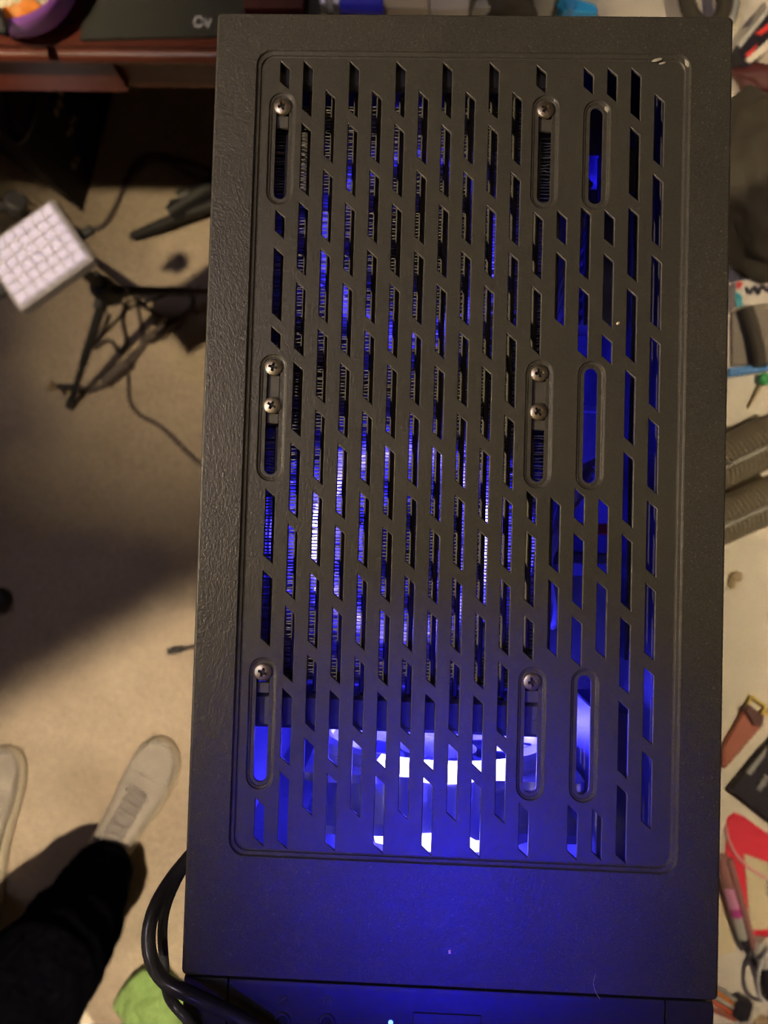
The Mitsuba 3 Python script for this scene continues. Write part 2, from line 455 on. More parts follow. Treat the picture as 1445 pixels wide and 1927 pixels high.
holes = []                                           # (u of the left edge, v of its top, v of the lower tip)
HW, SL, HL = 3.6, 3.1, 29.2
ul = lambda k: -53.4 + 9.275 * k
odd = [105.35 - 32.03 * n for n in range(9)]
even = [118.7 - 32.04 * n for n in range(9)]
full = lambda k, ts: [(ul(k), t_, t_ - HL) for t_ in ts]
for k_ in (1, 3, 5, 7, 9):
    holes += [(ul(k_), 130.5, 137.4 - HL)] + full(k_, odd)
for k_ in (2, 4, 6, 8, 10):
    holes += full(k_, even)
holes += [(ul(15), 129.0, 137.4 - HL)] + full(15, odd) + full(16, even)
cust = {0: [(130.4, 119.2), (70.1, 58.9), (54.9, 25.9), (23.2, 14.6), (-41.2, -70.1), (-73.2, -102.4), (-161.4, -179.3)],
        11: [(129.7, 118.8), (71.0, 44.4), (41.4, 14.6), (-39.0, -51.8), (-54.6, -84.0), (-87.2, -104.2), (-159.3, -179.5)],
        12: [(71.6, 58.1), (55.0, 26.0), (-41.3, -70.3), (-73.2, -102.5)],
        13: [(129.0, 118.6), (73.3, 44.4), (41.4, 13.5), (-37.6, -51.8), (-54.9, -84.2), (-86.9, -106.0), (-159.2, -179.5)],
        14: [(129.0, 115.6), (71.9, 58.0), (54.8, 26.0), (23.0, 11.6), (-41.2, -70.3), (-73.3, -102.6), (-160.4, -179.3)]}
for k_, l_ in cust.items():
    holes += [(ul(k_), a_, b_) for a_, b_ in l_]
slots = []                                           # (u, top, bottom) of the opening
for u_, w_ in ((-52.2, 2.6), (52.4, 2.6), (72.6, 2.6)):
    slots += [(u_, 115.2 if u_ < 70 else 113.6, 75.0), (u_, 9.8, -35.2), (u_, -109.6, -155.3)]


def stadium(u, a, b, hw, e, z, n=10):
    """Outline of a slot opening grown by e."""
    r = hw + e
    th = np.linspace(0, np.pi, n)
    return lift(np.vstack([np.c_[u + r * np.cos(th), a - hw + r * np.sin(th)], np.c_[u - r * np.cos(th), b + hw - r * np.sin(th)]]), z)


def pgram(h, e, z):
    u, a, b = h
    k = SL / HW
    g = e * math.sqrt(1 + k * k)
    return lift(np.array([[u - e, a + k * e + g], [u - e, b + SL + k * e - g], [u + HW + e, b - k * e - g], [u + HW + e, a - SL - k * e + g]]), z)


def roundpoly(l, r=0.35):
    return l


cut = []
for h in holes:
    meshes.append(loft([pgram(h, e, z) for e, z in ((0.30, RD), (0.16, RD - 0.07), (0.04, RD - 0.22), (0.0, RD - 0.4), (0.0, RD - 1.0))]))
    cut.append(Polygon(pgram(h, 0.30, 0)[:, :2]))
for sl in slots:
    prof = ((2.9, RD), (2.72, RD - 0.06), (2.45, RD - 0.5), (2.25, RD - 0.6), (1.75, RD - 0.68), (1.6, RD - 0.76), (1.3, RD - 1.2), (1.1, RD - 1.28), (0.35, RD - 1.3), (0.1, RD - 1.4), (0.0, RD - 1.65), (0.0, RD - 2.2))
    meshes.append(loft([stadium(*sl, 2.6, e, z) for e, z in prof]))
    cut.append(Polygon(stadium(*sl, 2.6, 2.9, 0)[:, :2]))
inner = Polygon(rl(2.6, 0)[:, :2])
meshes.append(flat(inner.difference(unary_union(cut)), RD))
und = inner.difference(unary_union([Polygon(pgram(h, 0, 0)[:, :2]) for h in holes] + [Polygon(stadium(*s_, 2.6, 0, 0)[:, :2]) for s_ in slots]))
meshes.append(flat(und, RD - 1.0, False))
meshes.append(flat(Polygon(orect(1.0, 0)[:, :2], [rl(2.6, 0)[:, :2]]), -2.4, False))
part(case, 'top_panel', mm(cat(*meshes)), 'panel_black', 32, label='black powder-coated top panel with rows of slanted slots')

# shell: side panels, rear wall, bottom, motherboard tray
zb = TT + 0.018
hz = (ZP - zb) * 1000
part(case, 'side_panel', mm(cbox(1.2, V1 - V0 - 1, hz - 8, 0.3, (U0 + 0.8, (V0 + V1) / 2, -8 - (hz - 8) / 2))), 'side_grey', False)
part(case, 'side_panel', mm(cbox(1.2, V1 - V0 - 1, hz - 8, 0.3, (U1 - 0.8, (V0 + V1) / 2, -8 - (hz - 8) / 2))), 'panel_black', False)
part(case, 'rear_panel', mm(cbox(U1 - U0 - 3, 1.2, hz - 5, 0.3, ((U0 + U1) / 2, V1 - 1.2, -5 - (hz - 5) / 2))), 'inner_black', False)
part(case, 'bottom_panel', mm(cbox(U1 - U0 - 3, V1 - V0 - 3, 1.2, 0.3, ((U0 + U1) / 2, (V0 + V1) / 2, -hz + 0.7))), 'inner_black', False)
part(case, 'front_wall', mm(cbox(U1 - U0 - 3, 1.2, hz - 10, 0.3, ((U0 + U1) / 2, V0 + 16, -10 - (hz - 10) / 2))), 'inner_black', False)
part(case, 'motherboard_tray', mm(cbox(1.2, V1 - V0 - 44, hz - 12, 0.3, (101.5, (V0 + V1) / 2 + 6, -10 - (hz - 12) / 2))), 'inner_black', False)
part(case, 'tray_flange', mm(cbox(14, 300, 1.2, 0.3, (108.5, -20, -14))), 'inner_black', False)
for x in (U0 + 22, U1 - 22):
    for y in (V0 + 30, V1 - 30):
        part(case, 'foot', move(lathe([(0.001, 0), (0.016, 0), (0.018, 0.004), (0.015, 0.019), (0.001, 0.019)], 20), (x / 1000, y / 1000, TT + 0.0002)), 'rubber')

# screws
cone = lathe([(0.0, 0.0), (1.2, 0.0), (3.1, 0.05), (3.42, 0.35), (3.40, 0.8), (3.2, 1.2), (2.7, 1.5), (1.6, 1.72), (0.0, 1.78)], 40)
mf = lambda m: manifold3d.Manifold.hull_points(np.array(m.vertices, float))
arm = lambda l, w: trimesh.convex.convex_hull(np.array([[sx * (l if z > 1 else l * 0.45), sy * (w if z > 1 else w * 0.6), z] for sx in (-1, 1) for sy in (-1, 1) for z in (0.1, 2.5)]))
cross = mf(arm(2.15, 0.62)) + mf(arm(0.62, 2.15)) + mf(arm(1.05, 1.05).apply_transform(trimesh.transformations.rotation_matrix(math.pi / 4, [0, 0, 1])))
sm = (mf(cone) - cross).to_mesh()
screw = mikit.ply((sm.vert_properties[:, :3] * 0.001, sm.tri_verts), 'nickel', smooth=30)
rc2 = (mf(arm(1.75, 0.50)) + mf(arm(0.50, 1.75))).trim_by_plane((0, 0, -1), -0.75).to_mesh()
recess = mikit.ply((rc2.vert_properties[:, :3] * 0.001, rc2.tri_verts), 'seam_dark')  # near-black plug: shade inside the screw cross put into colour
for i, (u_, v_) in enumerate([(u_, v_) for v_ in (112.3, 7.3, -7.9, -112.7) for u_ in (-52.3, 52.3)]):
    a_ = (20, 55, 78, 15, 62, 35, 70, 12)[i]
    sk = part(case, 'screw', {**screw, 'to_world': T().translate(list(W(u_, v_, RD - 1.32))).rotate([0, 0, 1], a_)}, None, label='silver pan-head screw with a cross recess')
    part(sk, 'recess', {**recess, 'to_world': T().translate(list(W(u_, v_, RD - 1.32))).rotate([0, 0, 1], a_)}, None)

# front bezel with the I/O strip
BZ = -3.2
by0 = -268.0


def bez(u0, u1, v1=V0 - 2.3, top=BZ, dep=None):
    prof = [(v1, top - 1.6), (v1 - 0.5, top - 0.5), (v1 - 2.2, top), (by0 + 9, top - 0.2), (by0 + 3, top - 2.5), (by0, top - 8), (by0, top - 60 if dep is None else dep), (v1, top - 60 if dep is None else dep)]
    c = 0.35
    L = lambda u, e: np.array([[u, v + (e if v < -250 else -e) * c, w - e * c] for v, w in prof])
    loops = [L(u0, 1), L(u0 + c, 0), L(u1 - c, 0), L(u1, 1)]
    m = loft(loops)
    n = len(prof)
    caps = [[0, i + 1, i] for i in range(1, n - 1)] + [[3 * n, 3 * n + i, 3 * n + i + 1] for i in range(1, n - 1)]
    return tri(m.vertices, np.vstack([m.faces, caps]))


part(case, 'bezel_corner', mm(bez(U0 + 0.2, -62.0, dep=-hz + 2)), 'bezel_black', 30)
part(case, 'bezel_strip', mm(bez(-61.7, 105.8, dep=-hz + 2)), 'bezel_black', 30)
part(case, 'bezel_corner', mm(bez(106.1, U1 - 0.3, dep=-hz + 2)), 'bezel_black', 30)
part(case, 'bezel_seam', mm(cbox(U1 - U0 - 2, 6, 1.0, 0.2, ((U0 + U1) / 2, V0 - 1, -8.5))), 'seam_dark', False)
for name_, px_ in (('microphone_jack', (531, 1921)), ('headphone_jack', (615, 1923))):
    c_ = (at(*px_, ZP - 0.0032) - [0, 0, ZP]) * 1000
    j = part(case, name_, mm(move(lathe([(3.25, -0.3), (3.25, 0.25), (2.95, 0.5), (2.2, 0.5), (1.85, 0.2), (1.85, -0.3)], 28), (c_[0], c_[1], BZ))), 'bezel_black', 30)
    part(j, 'socket', mm(move(lathe([(1.9, 0.2), (1.8, -0.1), (0.0, -0.12)], 24), (c_[0], c_[1], BZ + 0.1))), 'seam_dark')
c_ = (at(533, 1880, ZP - 0.003) - [0, 0, ZP]) * 1000
mic = [cbox(1.5, 3.4, 0.7, 0.3)] + [cbox(1.9, 0.32, 0.8, 0.1, (0, y_, 0.1)) for y_ in (-1.1, -0.4, 0.3, 1.0)]
mic += [cbox(0.4, 1.2, 0.5, 0.1, (0, -2.3, 0))]
part(case, 'microphone_symbol', mm(move(cat(*mic), (c_[0], c_[1], BZ + 0.1), rz=-0.85)), 'inner_black', 30, label='raised microphone symbol')
c_ = (at(617, 1882, ZP - 0.003) - [0, 0, ZP]) * 1000
an = np.radians(np.linspace(0, 180, 9))
hp = tube(np.c_[1.5 * np.cos(an), 1.5 * np.sin(an), 0 * an], 0.28, 6, 1, spline=False)
part(case, 'headphone_symbol', mm(move(cat(hp, cbox(0.8, 1.5, 0.6, 0.2, (1.35, -0.7, 0)), cbox(0.8, 1.5, 0.6, 0.2, (-1.35, -0.7, 0))), (c_[0], c_[1], BZ + 0.1))), 'inner_black', 30, label='raised headphone symbol')
c_ = (at(735, 1925, ZP - 0.003) - [0, 0, ZP]) * 1000
part(case, 'power_light', mm(move(lathe([(1.0, -0.2), (0.95, 0.25), (0.5, 0.45), (0, 0.5)], 20), (c_[0], c_[1], BZ + 0.05))), 'white_plastic', emitter=emitter((0.3, 0.8, 12.0)), label='glowing blue power light')
p0, p1 = (at(777, 1904, ZP - 0.003) - [0, 0, ZP]) * 1000, (at(906, 1908, ZP - 0.003) - [0, 0, ZP]) * 1000
part(case, 'port_cover', mm(cbox(p1[0] - p0[0], 13, 0.7, 0.25, ((p0[0] + p1[0]) / 2, p0[1] - 6.6, BZ + 0.12))), 'bezel_black', False)

# ---------------------------------------------------------------- radiator under the panel
RT = -5.2                                            # top of the tanks
rad = thing('radiator', 'black water-cooling radiator with wavy fins under the slotted top panel', 'radiator')
for s_ in (1, -1):
    part(rad, 'tank', mm(move(cbox(119, 13.6, 26, 1.5, (0, 0, -13)), (0, s_ * 128.2, RT))), 'tank_black', False)
for x in (-58.7, 58.7):
    part(rad, 'side_rail', mm(cbox(1.6, 242, 26, 0.4, (x, 0, RT - 13))), 'tank_black', False)
for x in (-54.6, 54.6):
    for y0_, y1_ in ((104.5, 121.2), (-14.8, 15), (-121.2, -117.0 if x < 0 else -116.5)):
        part(rad, 'mounting_tab', mm(cbox(9.6, y1_ - y0_, 1.6, 0.3, (x, (y0_ + y1_) / 2, RT + 0.6))), 'tank_black', False)
    part(rad, 'mounting_tab', mm(cbox(9.6, 13.5, 1.6, 0.3, (x, -109.4, RT + 0.6))), 'tank_black', False)
TP, TW, FH, pitch = 9.25, 2.3, 18.0, 1.35
tubes = [-4.65 + TP * i for i in range(-5, 7)]
for x in tubes:
    part(rad, 'water_tube', mm(cbox(TW, 242, 20, 0.6, (x, 0, RT - 3.0 - 10))), 'tank_black', False)
edges = [-57.9 - TW / 2] + tubes + [57.9 + TW / 2]
for i, (xa, xb) in enumerate(zip(edges[:-1], edges[1:])):
    r_ = np.random.default_rng(100 + i)
    xs = np.linspace(xa + TW / 2, xb - TW / 2, 5)
    ms, y_ = [], -116.0
    while y_ < 116.5:
        bend = np.r_[0, r_.normal(0, 0.14, 3), 0]
        tl, dy = r_.normal(0, 0.20), r_.normal(0, 0.05)
        top = np.c_[xs, y_ + bend + dy + tl + 0.22, RT - 3.3 - r_.random(5) * 0.35]
        lip = np.c_[xs, y_ + bend + dy + tl - 0.22, RT - 3.3 - r_.random(5) * 0.2]
        bot = np.c_[xs, np.full(5, y_ + dy - tl), np.full(5, RT - 3.3 - FH)]
        ms += [loft([lip, top, bot], closed=False)]
        y_ += pitch
    part(rad, 'fin_strip', mm(cat(*ms)), 'fin_metal', False)


def fan_blades(key, n, r0, r1, half, tf, m_, twist=0.55):
    for b in range(n):
        loops = []
        for r in np.linspace(r0, r1, 7):
            fr = (r - r0) / (r1 - r0)
            a0 = 2 * np.pi * b / n + 0.35 * fr
            span = 2 * np.pi / n * (0.80 + 0.12 * fr)
            sec = []
            for sgn in (1, -1):
                for s_ in (np.linspace(0, 1, 6) if sgn > 0 else np.linspace(1, 0, 6)):
                    a = a0 + span * s_
                    z = half * (0.9 - 1.8 * s_) * (1 - 0.25 * fr) + 1.2 * math.sin(math.pi * s_) + sgn * 0.6
                    sec.append([r * math.cos(a), r * math.sin(a), z])
            loops.append(np.array(sec))
        m = loft(loops)
        c = len(loops[0])
        caps = [[0, i + 1, i] for i in range(1, c - 1)] + [[6 * c, 6 * c + i, 6 * c + i + 1] for i in range(1, c - 1)]
        part(key, 'blade', mm(tf(tri(m.vertices, np.vstack([m.faces, caps])))), m_, 40)


def torus(R_, r_, a0=0, a1=2 * np.pi, n=48, c=8):
    a = np.linspace(a0, a1, n)
    return tube(np.c_[R_ * np.cos(a), R_ * np.sin(a), 0 * a], r_, c, 1, caps=abs(a1 - a0) < 6.2, spline=False)


def fan_frame(size, half):
    p = Polygon(rrect(-size / 2, size / 2, -size / 2, size / 2, 5)).difference(Point(0, 0).buffer(size / 2 - 2.4, 24))
    thin = Polygon(rrect(-size / 2, size / 2, -size / 2, size / 2, 5)).intersection(Point(0, 0).buffer(size / 2 + 2)).difference(Point(0, 0).buffer(size / 2 - 2.4, 24))
    return cat(extr(p, 3.5, half - 3.5), extr(p, 3.5, -half), extr(thin, 2 * half - 7, -half + 3.5))


for s_, lab in ((1, 'rear blue-lit fan under the radiator'), (-1, 'front blue-lit fan under the radiator, nearer the bezel')):
    k = thing('radiator_fan', lab, 'fan', 'fans under the radiator')
    tf = lambda m, s_=s_: move(m, (0, s_ * 60.0, RT - 26.5 - 12.8))
    part(k, 'frame', mm(tf(fan_frame(119.4, 12.5))), 'fan_frame', 30)
    part(k, 'hub', mm(tf(move(lathe([(0.001, 9), (17, 9), (19, 7.5), (19.5, -9), (0.001, -9)], 32), (0, 0, 0)))), 'fan_hub', 30)
    fan_blades(k, 9, 19.4, 54.5, 9, tf, 'fan_frame')
    for r_, z_ in ((37, 10.6), (44, -13.5)):  # the lower ring is added to light the inside of the case
        part(k, 'light_ring', mm(tf(move(torus(r_, 3.0), (0, 0, z_)))), 'white_plastic', emitter=emitter(RAD_RING), label='glowing blue light ring')

# front intake fan with two light rings, upright behind the bezel
ff = thing('front_fan', 'upright intake fan with white-hot blue light rings near the bezel', 'fan')
fy, fz, fu = -172.0, -88.0, 21.0
tfv = lambda m: move(m, (fu, fy, fz), rx=math.pi / 2)
part(ff, 'frame', mm(tfv(fan_frame(119.4, 12.5))), 'fan_white', 30)
part(ff, 'hub', mm(tfv(lathe([(0.001, 9), (17, 9), (19, 7.5), (19.5, -9), (0.001, -9)], 32))), 'fan_hub', 30)
fan_blades(ff, 9, 19.4, 54.5, 9, tfv, 'fan_blade')
for s_ in (1, -1):
    for a0_, a1_, r0_ in ((62, 118, 5.0), (205, 335, 4.6)):  # the lower arc is hidden, added to light the interior
        part(ff, 'light_ring', mm(tfv(move(torus(57.0, r0_, math.radians(a0_), math.radians(a1_), 36), (0, 0, s_ * 14.2)))), 'white_plastic', emitter=emitter(FAN_RING), label='white-hot blue light ring')
    for a0_ in (-25, 118):
        part(ff, 'ring_diffuser', mm(tfv(move(torus(57.0, 4.6, math.radians(a0_), math.radians(a0_ + 87), 30), (0, 0, s_ * 14.2)))), 'white_plastic')

# ---------------------------------------------------------------- inside, right of the radiator
mb = thing('motherboard', 'dark upright motherboard beside the radiator, seen through the right slots', 'motherboard')
part(mb, 'board', mm(cbox(1.6, 235, 240, 0.3, (96.5, 10, -150))), 'pcb', False)
hs = [cbox(16, 62, 3, 0.4, (87, 70, -46))] + [cbox(16, 2.0, 24, 0.3, (87, 42 + 5.6 * i, -58)) for i in range(11)]
part(mb, 'heat_sink', mm(cat(*hs)), 'inner_grey', False)
hs = [cbox(15, 3, 50, 0.4, (87, 6, -95))] + [cbox(15, 26, 2.4, 0.3, (87, -6, -75 - 5.6 * i)) for i in range(8)]
part(mb, 'heat_sink', mm(cat(*hs)), 'inner_grey', False)
part(mb, 'port_block', mm(cbox(23, 22, 90, 1, (84, 128, -90))), 'inner_grey', False)
part(mb, 'light_bar', mm(cbox(4, 60, 3, 0.6, (93, 88, -70))), 'white_plastic', False, emitter=emitter(np.array([0.2, 0.15, 16.0])), label='added glowing blue light bar')  # added out of sight to throw blue light on the cables
part(mb, 'power_socket', mm(cbox(14, 20, 10, 0.6, (88, 100, -30))), 'inner_black', False)
for i, (y_, lab) in enumerate(((-52, 'red memory stick nearer the radiator tank'), (-66, 'dark memory stick nearer the bezel'))):
    k = thing('memory_stick', lab, 'memory stick')
    part(k, 'heat_spreader', mm(cbox(34, 5.5, 132, 0.8, (79, y_, -125))), ('memory_red', 'inner_black')[i], False)
    part(k, 'light_bar', mm(cbox(5, 6.4, 128, 0.8, (60, y_, -125))), 'white_plastic', False, emitter=emitter(np.array([0.04, 0.03, 4.0])), label='added glowing blue light bar')  # added glow that lights the hoses and wires nearby
k = thing('coolant_hose', 'ribbed blue-lit coolant hose curving down beside the radiator, upper one', 'hose', 'coolant hoses')
scene.pop(k, None)
part(k, 'sleeve', mm(tube([(50, 136, -40), (64, 127, -48), (69, 100, -57), (68.5, 70, -60), (68, 45, -66), (60, 20, -88), (35, 5, -115), (10, -6, -150)], 6.2, 14, 8)), 'sleeve_grey', label='braided sleeve')
part(k, 'fitting', mm(tube([(42, 139, -38), (51, 135.5, -41)], 7.2, 14, spline=False)), 'inner_grey')
k = thing('coolant_hose', 'blue-lit coolant hose curving down beside the radiator, nearer the board', 'hose', 'coolant hoses')
part(k, 'sleeve', mm(tube([(50, 136, -62), (62, 126, -70), (71, 104, -76), (72, 70, -79), (72, 45, -84), (70, 18, -100), (60, -6, -130), (40, -20, -165)], 6.2, 14, 8)), 'sleeve_grey', label='braided sleeve')
part(k, 'fitting', mm(tube([(42, 139, -60), (51, 135.5, -63)], 7.2, 14, spline=False)), 'inner_grey')
k = thing('twisted_cable', 'twisted bundle of blue-lit wires under the upper right slot', 'cable')
ax = np.array([[76, 100, -38], [73, 88, -36], [72, 74, -40], [71, 58, -46], [72, 40, -60], [80, 20, -90]], float)
tt = np.linspace(0, 5, 41)
cs = CubicSpline(np.arange(6), ax)(tt)
for j in range(6):
    ph = 2 * np.pi * j / 6 + tt * 2.2
    part(k, 'wire', mm(tube(cs + np.c_[3.0 * np.cos(ph), 0.4 * np.sin(ph), 2.4 * np.sin(ph)], 1.35, 8, 1, spline=False)), 'sleeve_grey')
k = thing('power_plug', 'pale blocky power plug with flat wires below the right slots', 'plug')
part(k, 'body', mm(cbox(17, 30, 14, 1.2, (66, 34, -72))), 'white_plastic', False)
part(k, 'latch', mm(cbox(5, 12, 3, 0.6, (66, 40, -63.5))), 'inner_grey', False)
for i in range(4):
    part(k, 'wire', mm(tube([(60 + 4 * i, 20, -72), (61 + 4 * i, 6, -78), (64 + 4 * i, -12, -92), (70 + 3 * i, -30, -120)], 1.7, 8, 5)), 'sleeve_dark')
k = thing('wire_bundle', 'tangled blue-lit wires beside the radiator, above the lower right slots', 'cable')
wrng = np.random.default_rng(21)
for i in range(6):
    o = wrng.normal(0, 2.5, (5, 3))
    part(k, 'wire', mm(tube(np.array([(86, -26, -58), (77, -38, -55), (66 + i, -62, -52 - 2 * i), (60 + 2 * i, -84, -60), (52, -104, -90)], float) + o, 1.8, 8, 5)), 'sleeve_grey')
k = thing('graphics_card', 'dark graphics card with a flat backplate deep in the case', 'graphics card')
part(k, 'backplate', mm(cbox(106, 230, 2, 0.4, (39, 15, -205))), 'pcb', False)
part(k, 'shroud', mm(cbox(104, 224, 34, 3, (39, 15, -224))), 'inner_black', False)
k = thing('drive_bracket', 'smooth upright bracket catching blue light by the lower right slots', 'bracket')
part(k, 'plate', mm(cbox(1.4, 78, 150, 0.5, (84.5, -168, -100))), 'inner_grey', False)
part(k, 'lip', mm(cbox(15, 78, 1.4, 0.5, (91.5, -168, -26))), 'inner_grey', False)
part(k, 'post', mm(tube([(71.5, -112, -34), (71.0, -160, -30)], 3.6, 18, spline=False)), 'fan_frame', label='glossy rounded post')
k = thing('inner_shroud', 'flat blue-lit plate under the lower right slots', 'plate')
part(k, 'plate', mm(cbox(44, 52, 1.4, 0.4, (75, -100, -62))), 'inner_grey', False)
part(k, 'lip', mm(cbox(44, 1.4, 20, 0.4, (75, -126, -72))), 'inner_grey', False)

# ---------------------------------------------------------------- cables hanging over the bezel
zc = ZP + 0.004
c1 = [W(-84.5, -188, -60), at(300, 1690, ZP - 0.012), at(281, 1745, ZP - 0.006), at(283, 1800, ZP - 0.002), at(306, 1842, ZP + 0.003), at(350, 1868, ZP + 0.006), at(420, 1900, ZP + 0.004), at(470, 1927, ZP + 0.003), W(-30, -262, 2), W(-18, -285, -8)]
one('audio_cable', 'thick black cable looping over the lower left corner of the computer case', 'cable', tube(c1, 0.0028, 12, 8), 'rubber_glossy', True)
c2 = [W(-84.5, -182, -75), at(322, 1680, ZP - 0.02), at(309, 1720, ZP - 0.016), at(307, 1790, ZP - 0.014), at(312, 1850, ZP - 0.010), at(330, 1893, ZP + 0.0012), at(362, 1930, ZP + 0.001), W(-65, -275, -1), W(-55, -290, -20)]
one('audio_cable', 'thinner black cable hanging inside the thick loop at the case corner', 'cable', tube(c2, 0.0020, 12, 8), 'rubber_glossy', True)

# dust and scratches lying on the panel
for i, (px, py, w_, h_, z_) in enumerate(((1236, 113, 2.0, 0.55, -0.7), (1246, 119, 1.3, 0.4, -1.2), (1293, 118, 0.9, 1.7, -0.6), (1142, 205, 0.9, 1.2, RD - 0.6), (1045, 188, 0.7, 0.9, RD - 0.6))):
    c_ = (at(px, py, ZP + z_ / 1000) - [0, 0, ZP]) * 1000
    part(case, 'worn_spot', mm(move(blob((w_, h_, 0.32), 30 + i, .5, 2.2, 3), (c_[0], c_[1], z_), rz=0.25)), 'clear_grey', True, label='pale worn spot on a pressed edge')
one('lint_flake', 'tiny pale flake of lint at a slot edge on the right', 'lint', mm(move(blob((0.8, 0.5, 0.25), 3), (82.3, 27.5, RD + 0.2), rz=0.6)), 'paper_cream')
hx = [(at(x, y, ZP + 0.0004)) for x, y in ((1121, 1833), (1117, 1848), (1119, 1862), (1129, 1880))]
one('hair', 'short pale hair on the lower right of the case top', 'hair', tube(hx, 0.00013, 6, 5), 'pale_grey')
one('dust_speck', 'single white dust speck on the blue lower part of the case top', 'dust speck', move(cbox(0.0010, 0.0014, 0.0004, 0.0001), at(846, 1791, ZP + 0.0002)), 'paper_pink', False)

# ---------------------------------------------------------------- person: legs at the lower left
def limb(chain, rad_, sub=0.012):
    m = manifold3d.Manifold()
    sp = [manifold3d.Manifold.sphere(r, 28).translate(list(map(float, c))) for c, r in zip(chain, rad_)]
    for a, b in zip(sp[:-1], sp[1:]):
        m = m + manifold3d.Manifold.batch_hull([a, b])
    return m


person = thing('person', 'person in black trousers and pale worn sneakers standing at the lower left', 'person')
ankR, kneeR, hipR = at(188, 1645, 0.11), at(62, 1848, 0.49), np.array([-0.50, -0.74, 0.90])
ankL, kneeL, hipL = at(-75, 1735, 0.11), at(-290, 1900, 0.49), np.array([-0.68, -0.76, 0.90])
tr = limb([ankR, ankR * .5 + kneeR * .5 + [0.004, -0.012, 0], kneeR, hipR], [0.058, 0.073, 0.078, 0.095])
tr = tr + limb([ankL, ankL * .5 + kneeL * .5, kneeL, hipL], [0.056, 0.070, 0.078, 0.095]) + limb([hipR, hipR * .5 + hipL * .5 + [0, 0, 0.05], hipL], [0.10, 0.115, 0.10])
tm = tr.refine_to_length(0.014).to_mesh()
tm = trimesh.Trimesh(tm.vert_properties[:, :3], tm.tri_verts)
trimesh.smoothing.filter_taubin(tm, iterations=12)
vv = np.array(tm.vertices)
w_ = np.clip(1 - np.abs(vv[:, 2] - 0.30) / 0.3, 0, 1) * 0.6 + 0.5
wr = (meshkit.fbm(vv * [14, 14, 26], 3, 5) - 0.5)[:, None] * 0.022 * w_[:, None] * np.array(tm.vertex_normals)
tm = trimesh.Trimesh(vv + wr, tm.faces, process=False)
part(person, 'trousers', tm, 'trouser_cloth', True, label='loose black trousers')


def shoe(toe, heel, side):
    toe, heel = np.array(toe[:2]), np.array(heel[:2])
    ax_ = (toe - heel) / np.linalg.norm(toe - heel)
    L_ = np.linalg.norm(toe - heel)
    nx = np.array([ax_[1], -ax_[0]])
    ss = np.array([0, .02, .06, .15, .28, .42, .55, .68, .8, .9, .96, .99, 1.0])
    hw = np.array([.012, .022, .031, .036, .036, .036, .040, .045, .046, .040, .028, .016, .006])
    ht = np.array([.050, .062, .078, .092, .094, .085, .074, .064, .055, .046, .038, .032, .026])
    bow = side * 0.010 * np.sin(ss * np.pi)

    def ring(i, w, z0, z1, pw):
        a = np.arange(24) * 2 * np.pi / 24
        x = np.sign(np.cos(a)) * np.abs(np.cos(a)) ** 0.75 * w
        z = z0 + (z1 - z0) * (0.5 + 0.5 * np.sign(np.sin(a)) * np.abs(np.sin(a)) ** pw)
        c = heel + ax_ * ss[i] * L_ + nx * bow[i]
        return np.c_[c[0] + nx[0] * x, c[1] + nx[1] * x, z]

    k = part(person, 'shoe', tri(*_cap(loft([ring(i, hw[i], 0.022, ht[i], 0.8) for i in range(len(ss))]), 24)), 'shoe_canvas', True, label='pale worn sneaker')
    part(k, 'sole', tri(*_cap(loft([ring(i, hw[i] + 0.004, 0.0005, 0.028, 0.45) for i in range(len(ss))]), 24)), 'shoe_sole', 40)

    def sp(s, x, dz):                                # a point on the upper
        w, h = np.interp(s, ss, hw), np.interp(s, ss, ht)
        sn = math.sqrt(max(0, 1 - min(1, abs(x)) ** (2 / 0.75)))
        c = heel + ax_ * s * L_ + nx * (np.interp(s, ss, bow) + x * w)
        return np.array([c[0], c[1], 0.022 + (h - 0.022) * (0.5 + 0.5 * sn ** 0.8) + dz])

    g = [[sp(s, x, 0.0022) for x in np.linspace(-.55, .55, 9) * (1 - 0.35 * (s - .38) / .34)] for s in np.linspace(.36, .72, 9)]
    part(k, 'tongue', loft([np.array(r) for r in g], closed=False), 'shoe_grey', True, label='grey tongue')
    for s in np.linspace(.40, .68, 6):
        part(k, 'lace', tube([sp(s + .01 * (-1) ** int(s * 100), x, 0.0045) for x in (-.5, -.25, 0, .25, .5)], 0.0022, 8, 3), 'shoe_canvas', True)
    part(k, 'toe_cap', loft([np.array([sp(s, x, 0.0016) for x in np.linspace(-.92, .92, 13)]) for s in np.linspace(.80, .985, 7)], closed=False), 'shoe_canvas', True)


def _cap(m, n):
    v, f = list(np.array(m.vertices)), list(np.array(m.faces))
    N = len(v) // n
    for k0, o in ((0, -1), (N - 1, 1)):
        c = len(v)
        v.append(np.mean(v[k0 * n:(k0 + 1) * n], axis=0))
        f += [[k0 * n + i, k0 * n + (i + 1) % n, c][::o] for i in range(n)]
    return np.array(v), np.array(f)


shoe(at(310, 1398, 0.03), at(160, 1662, 0.03), 1)
shoe(at(8, 1410, 0.03), at(-45, 1745, 0.03), -1)

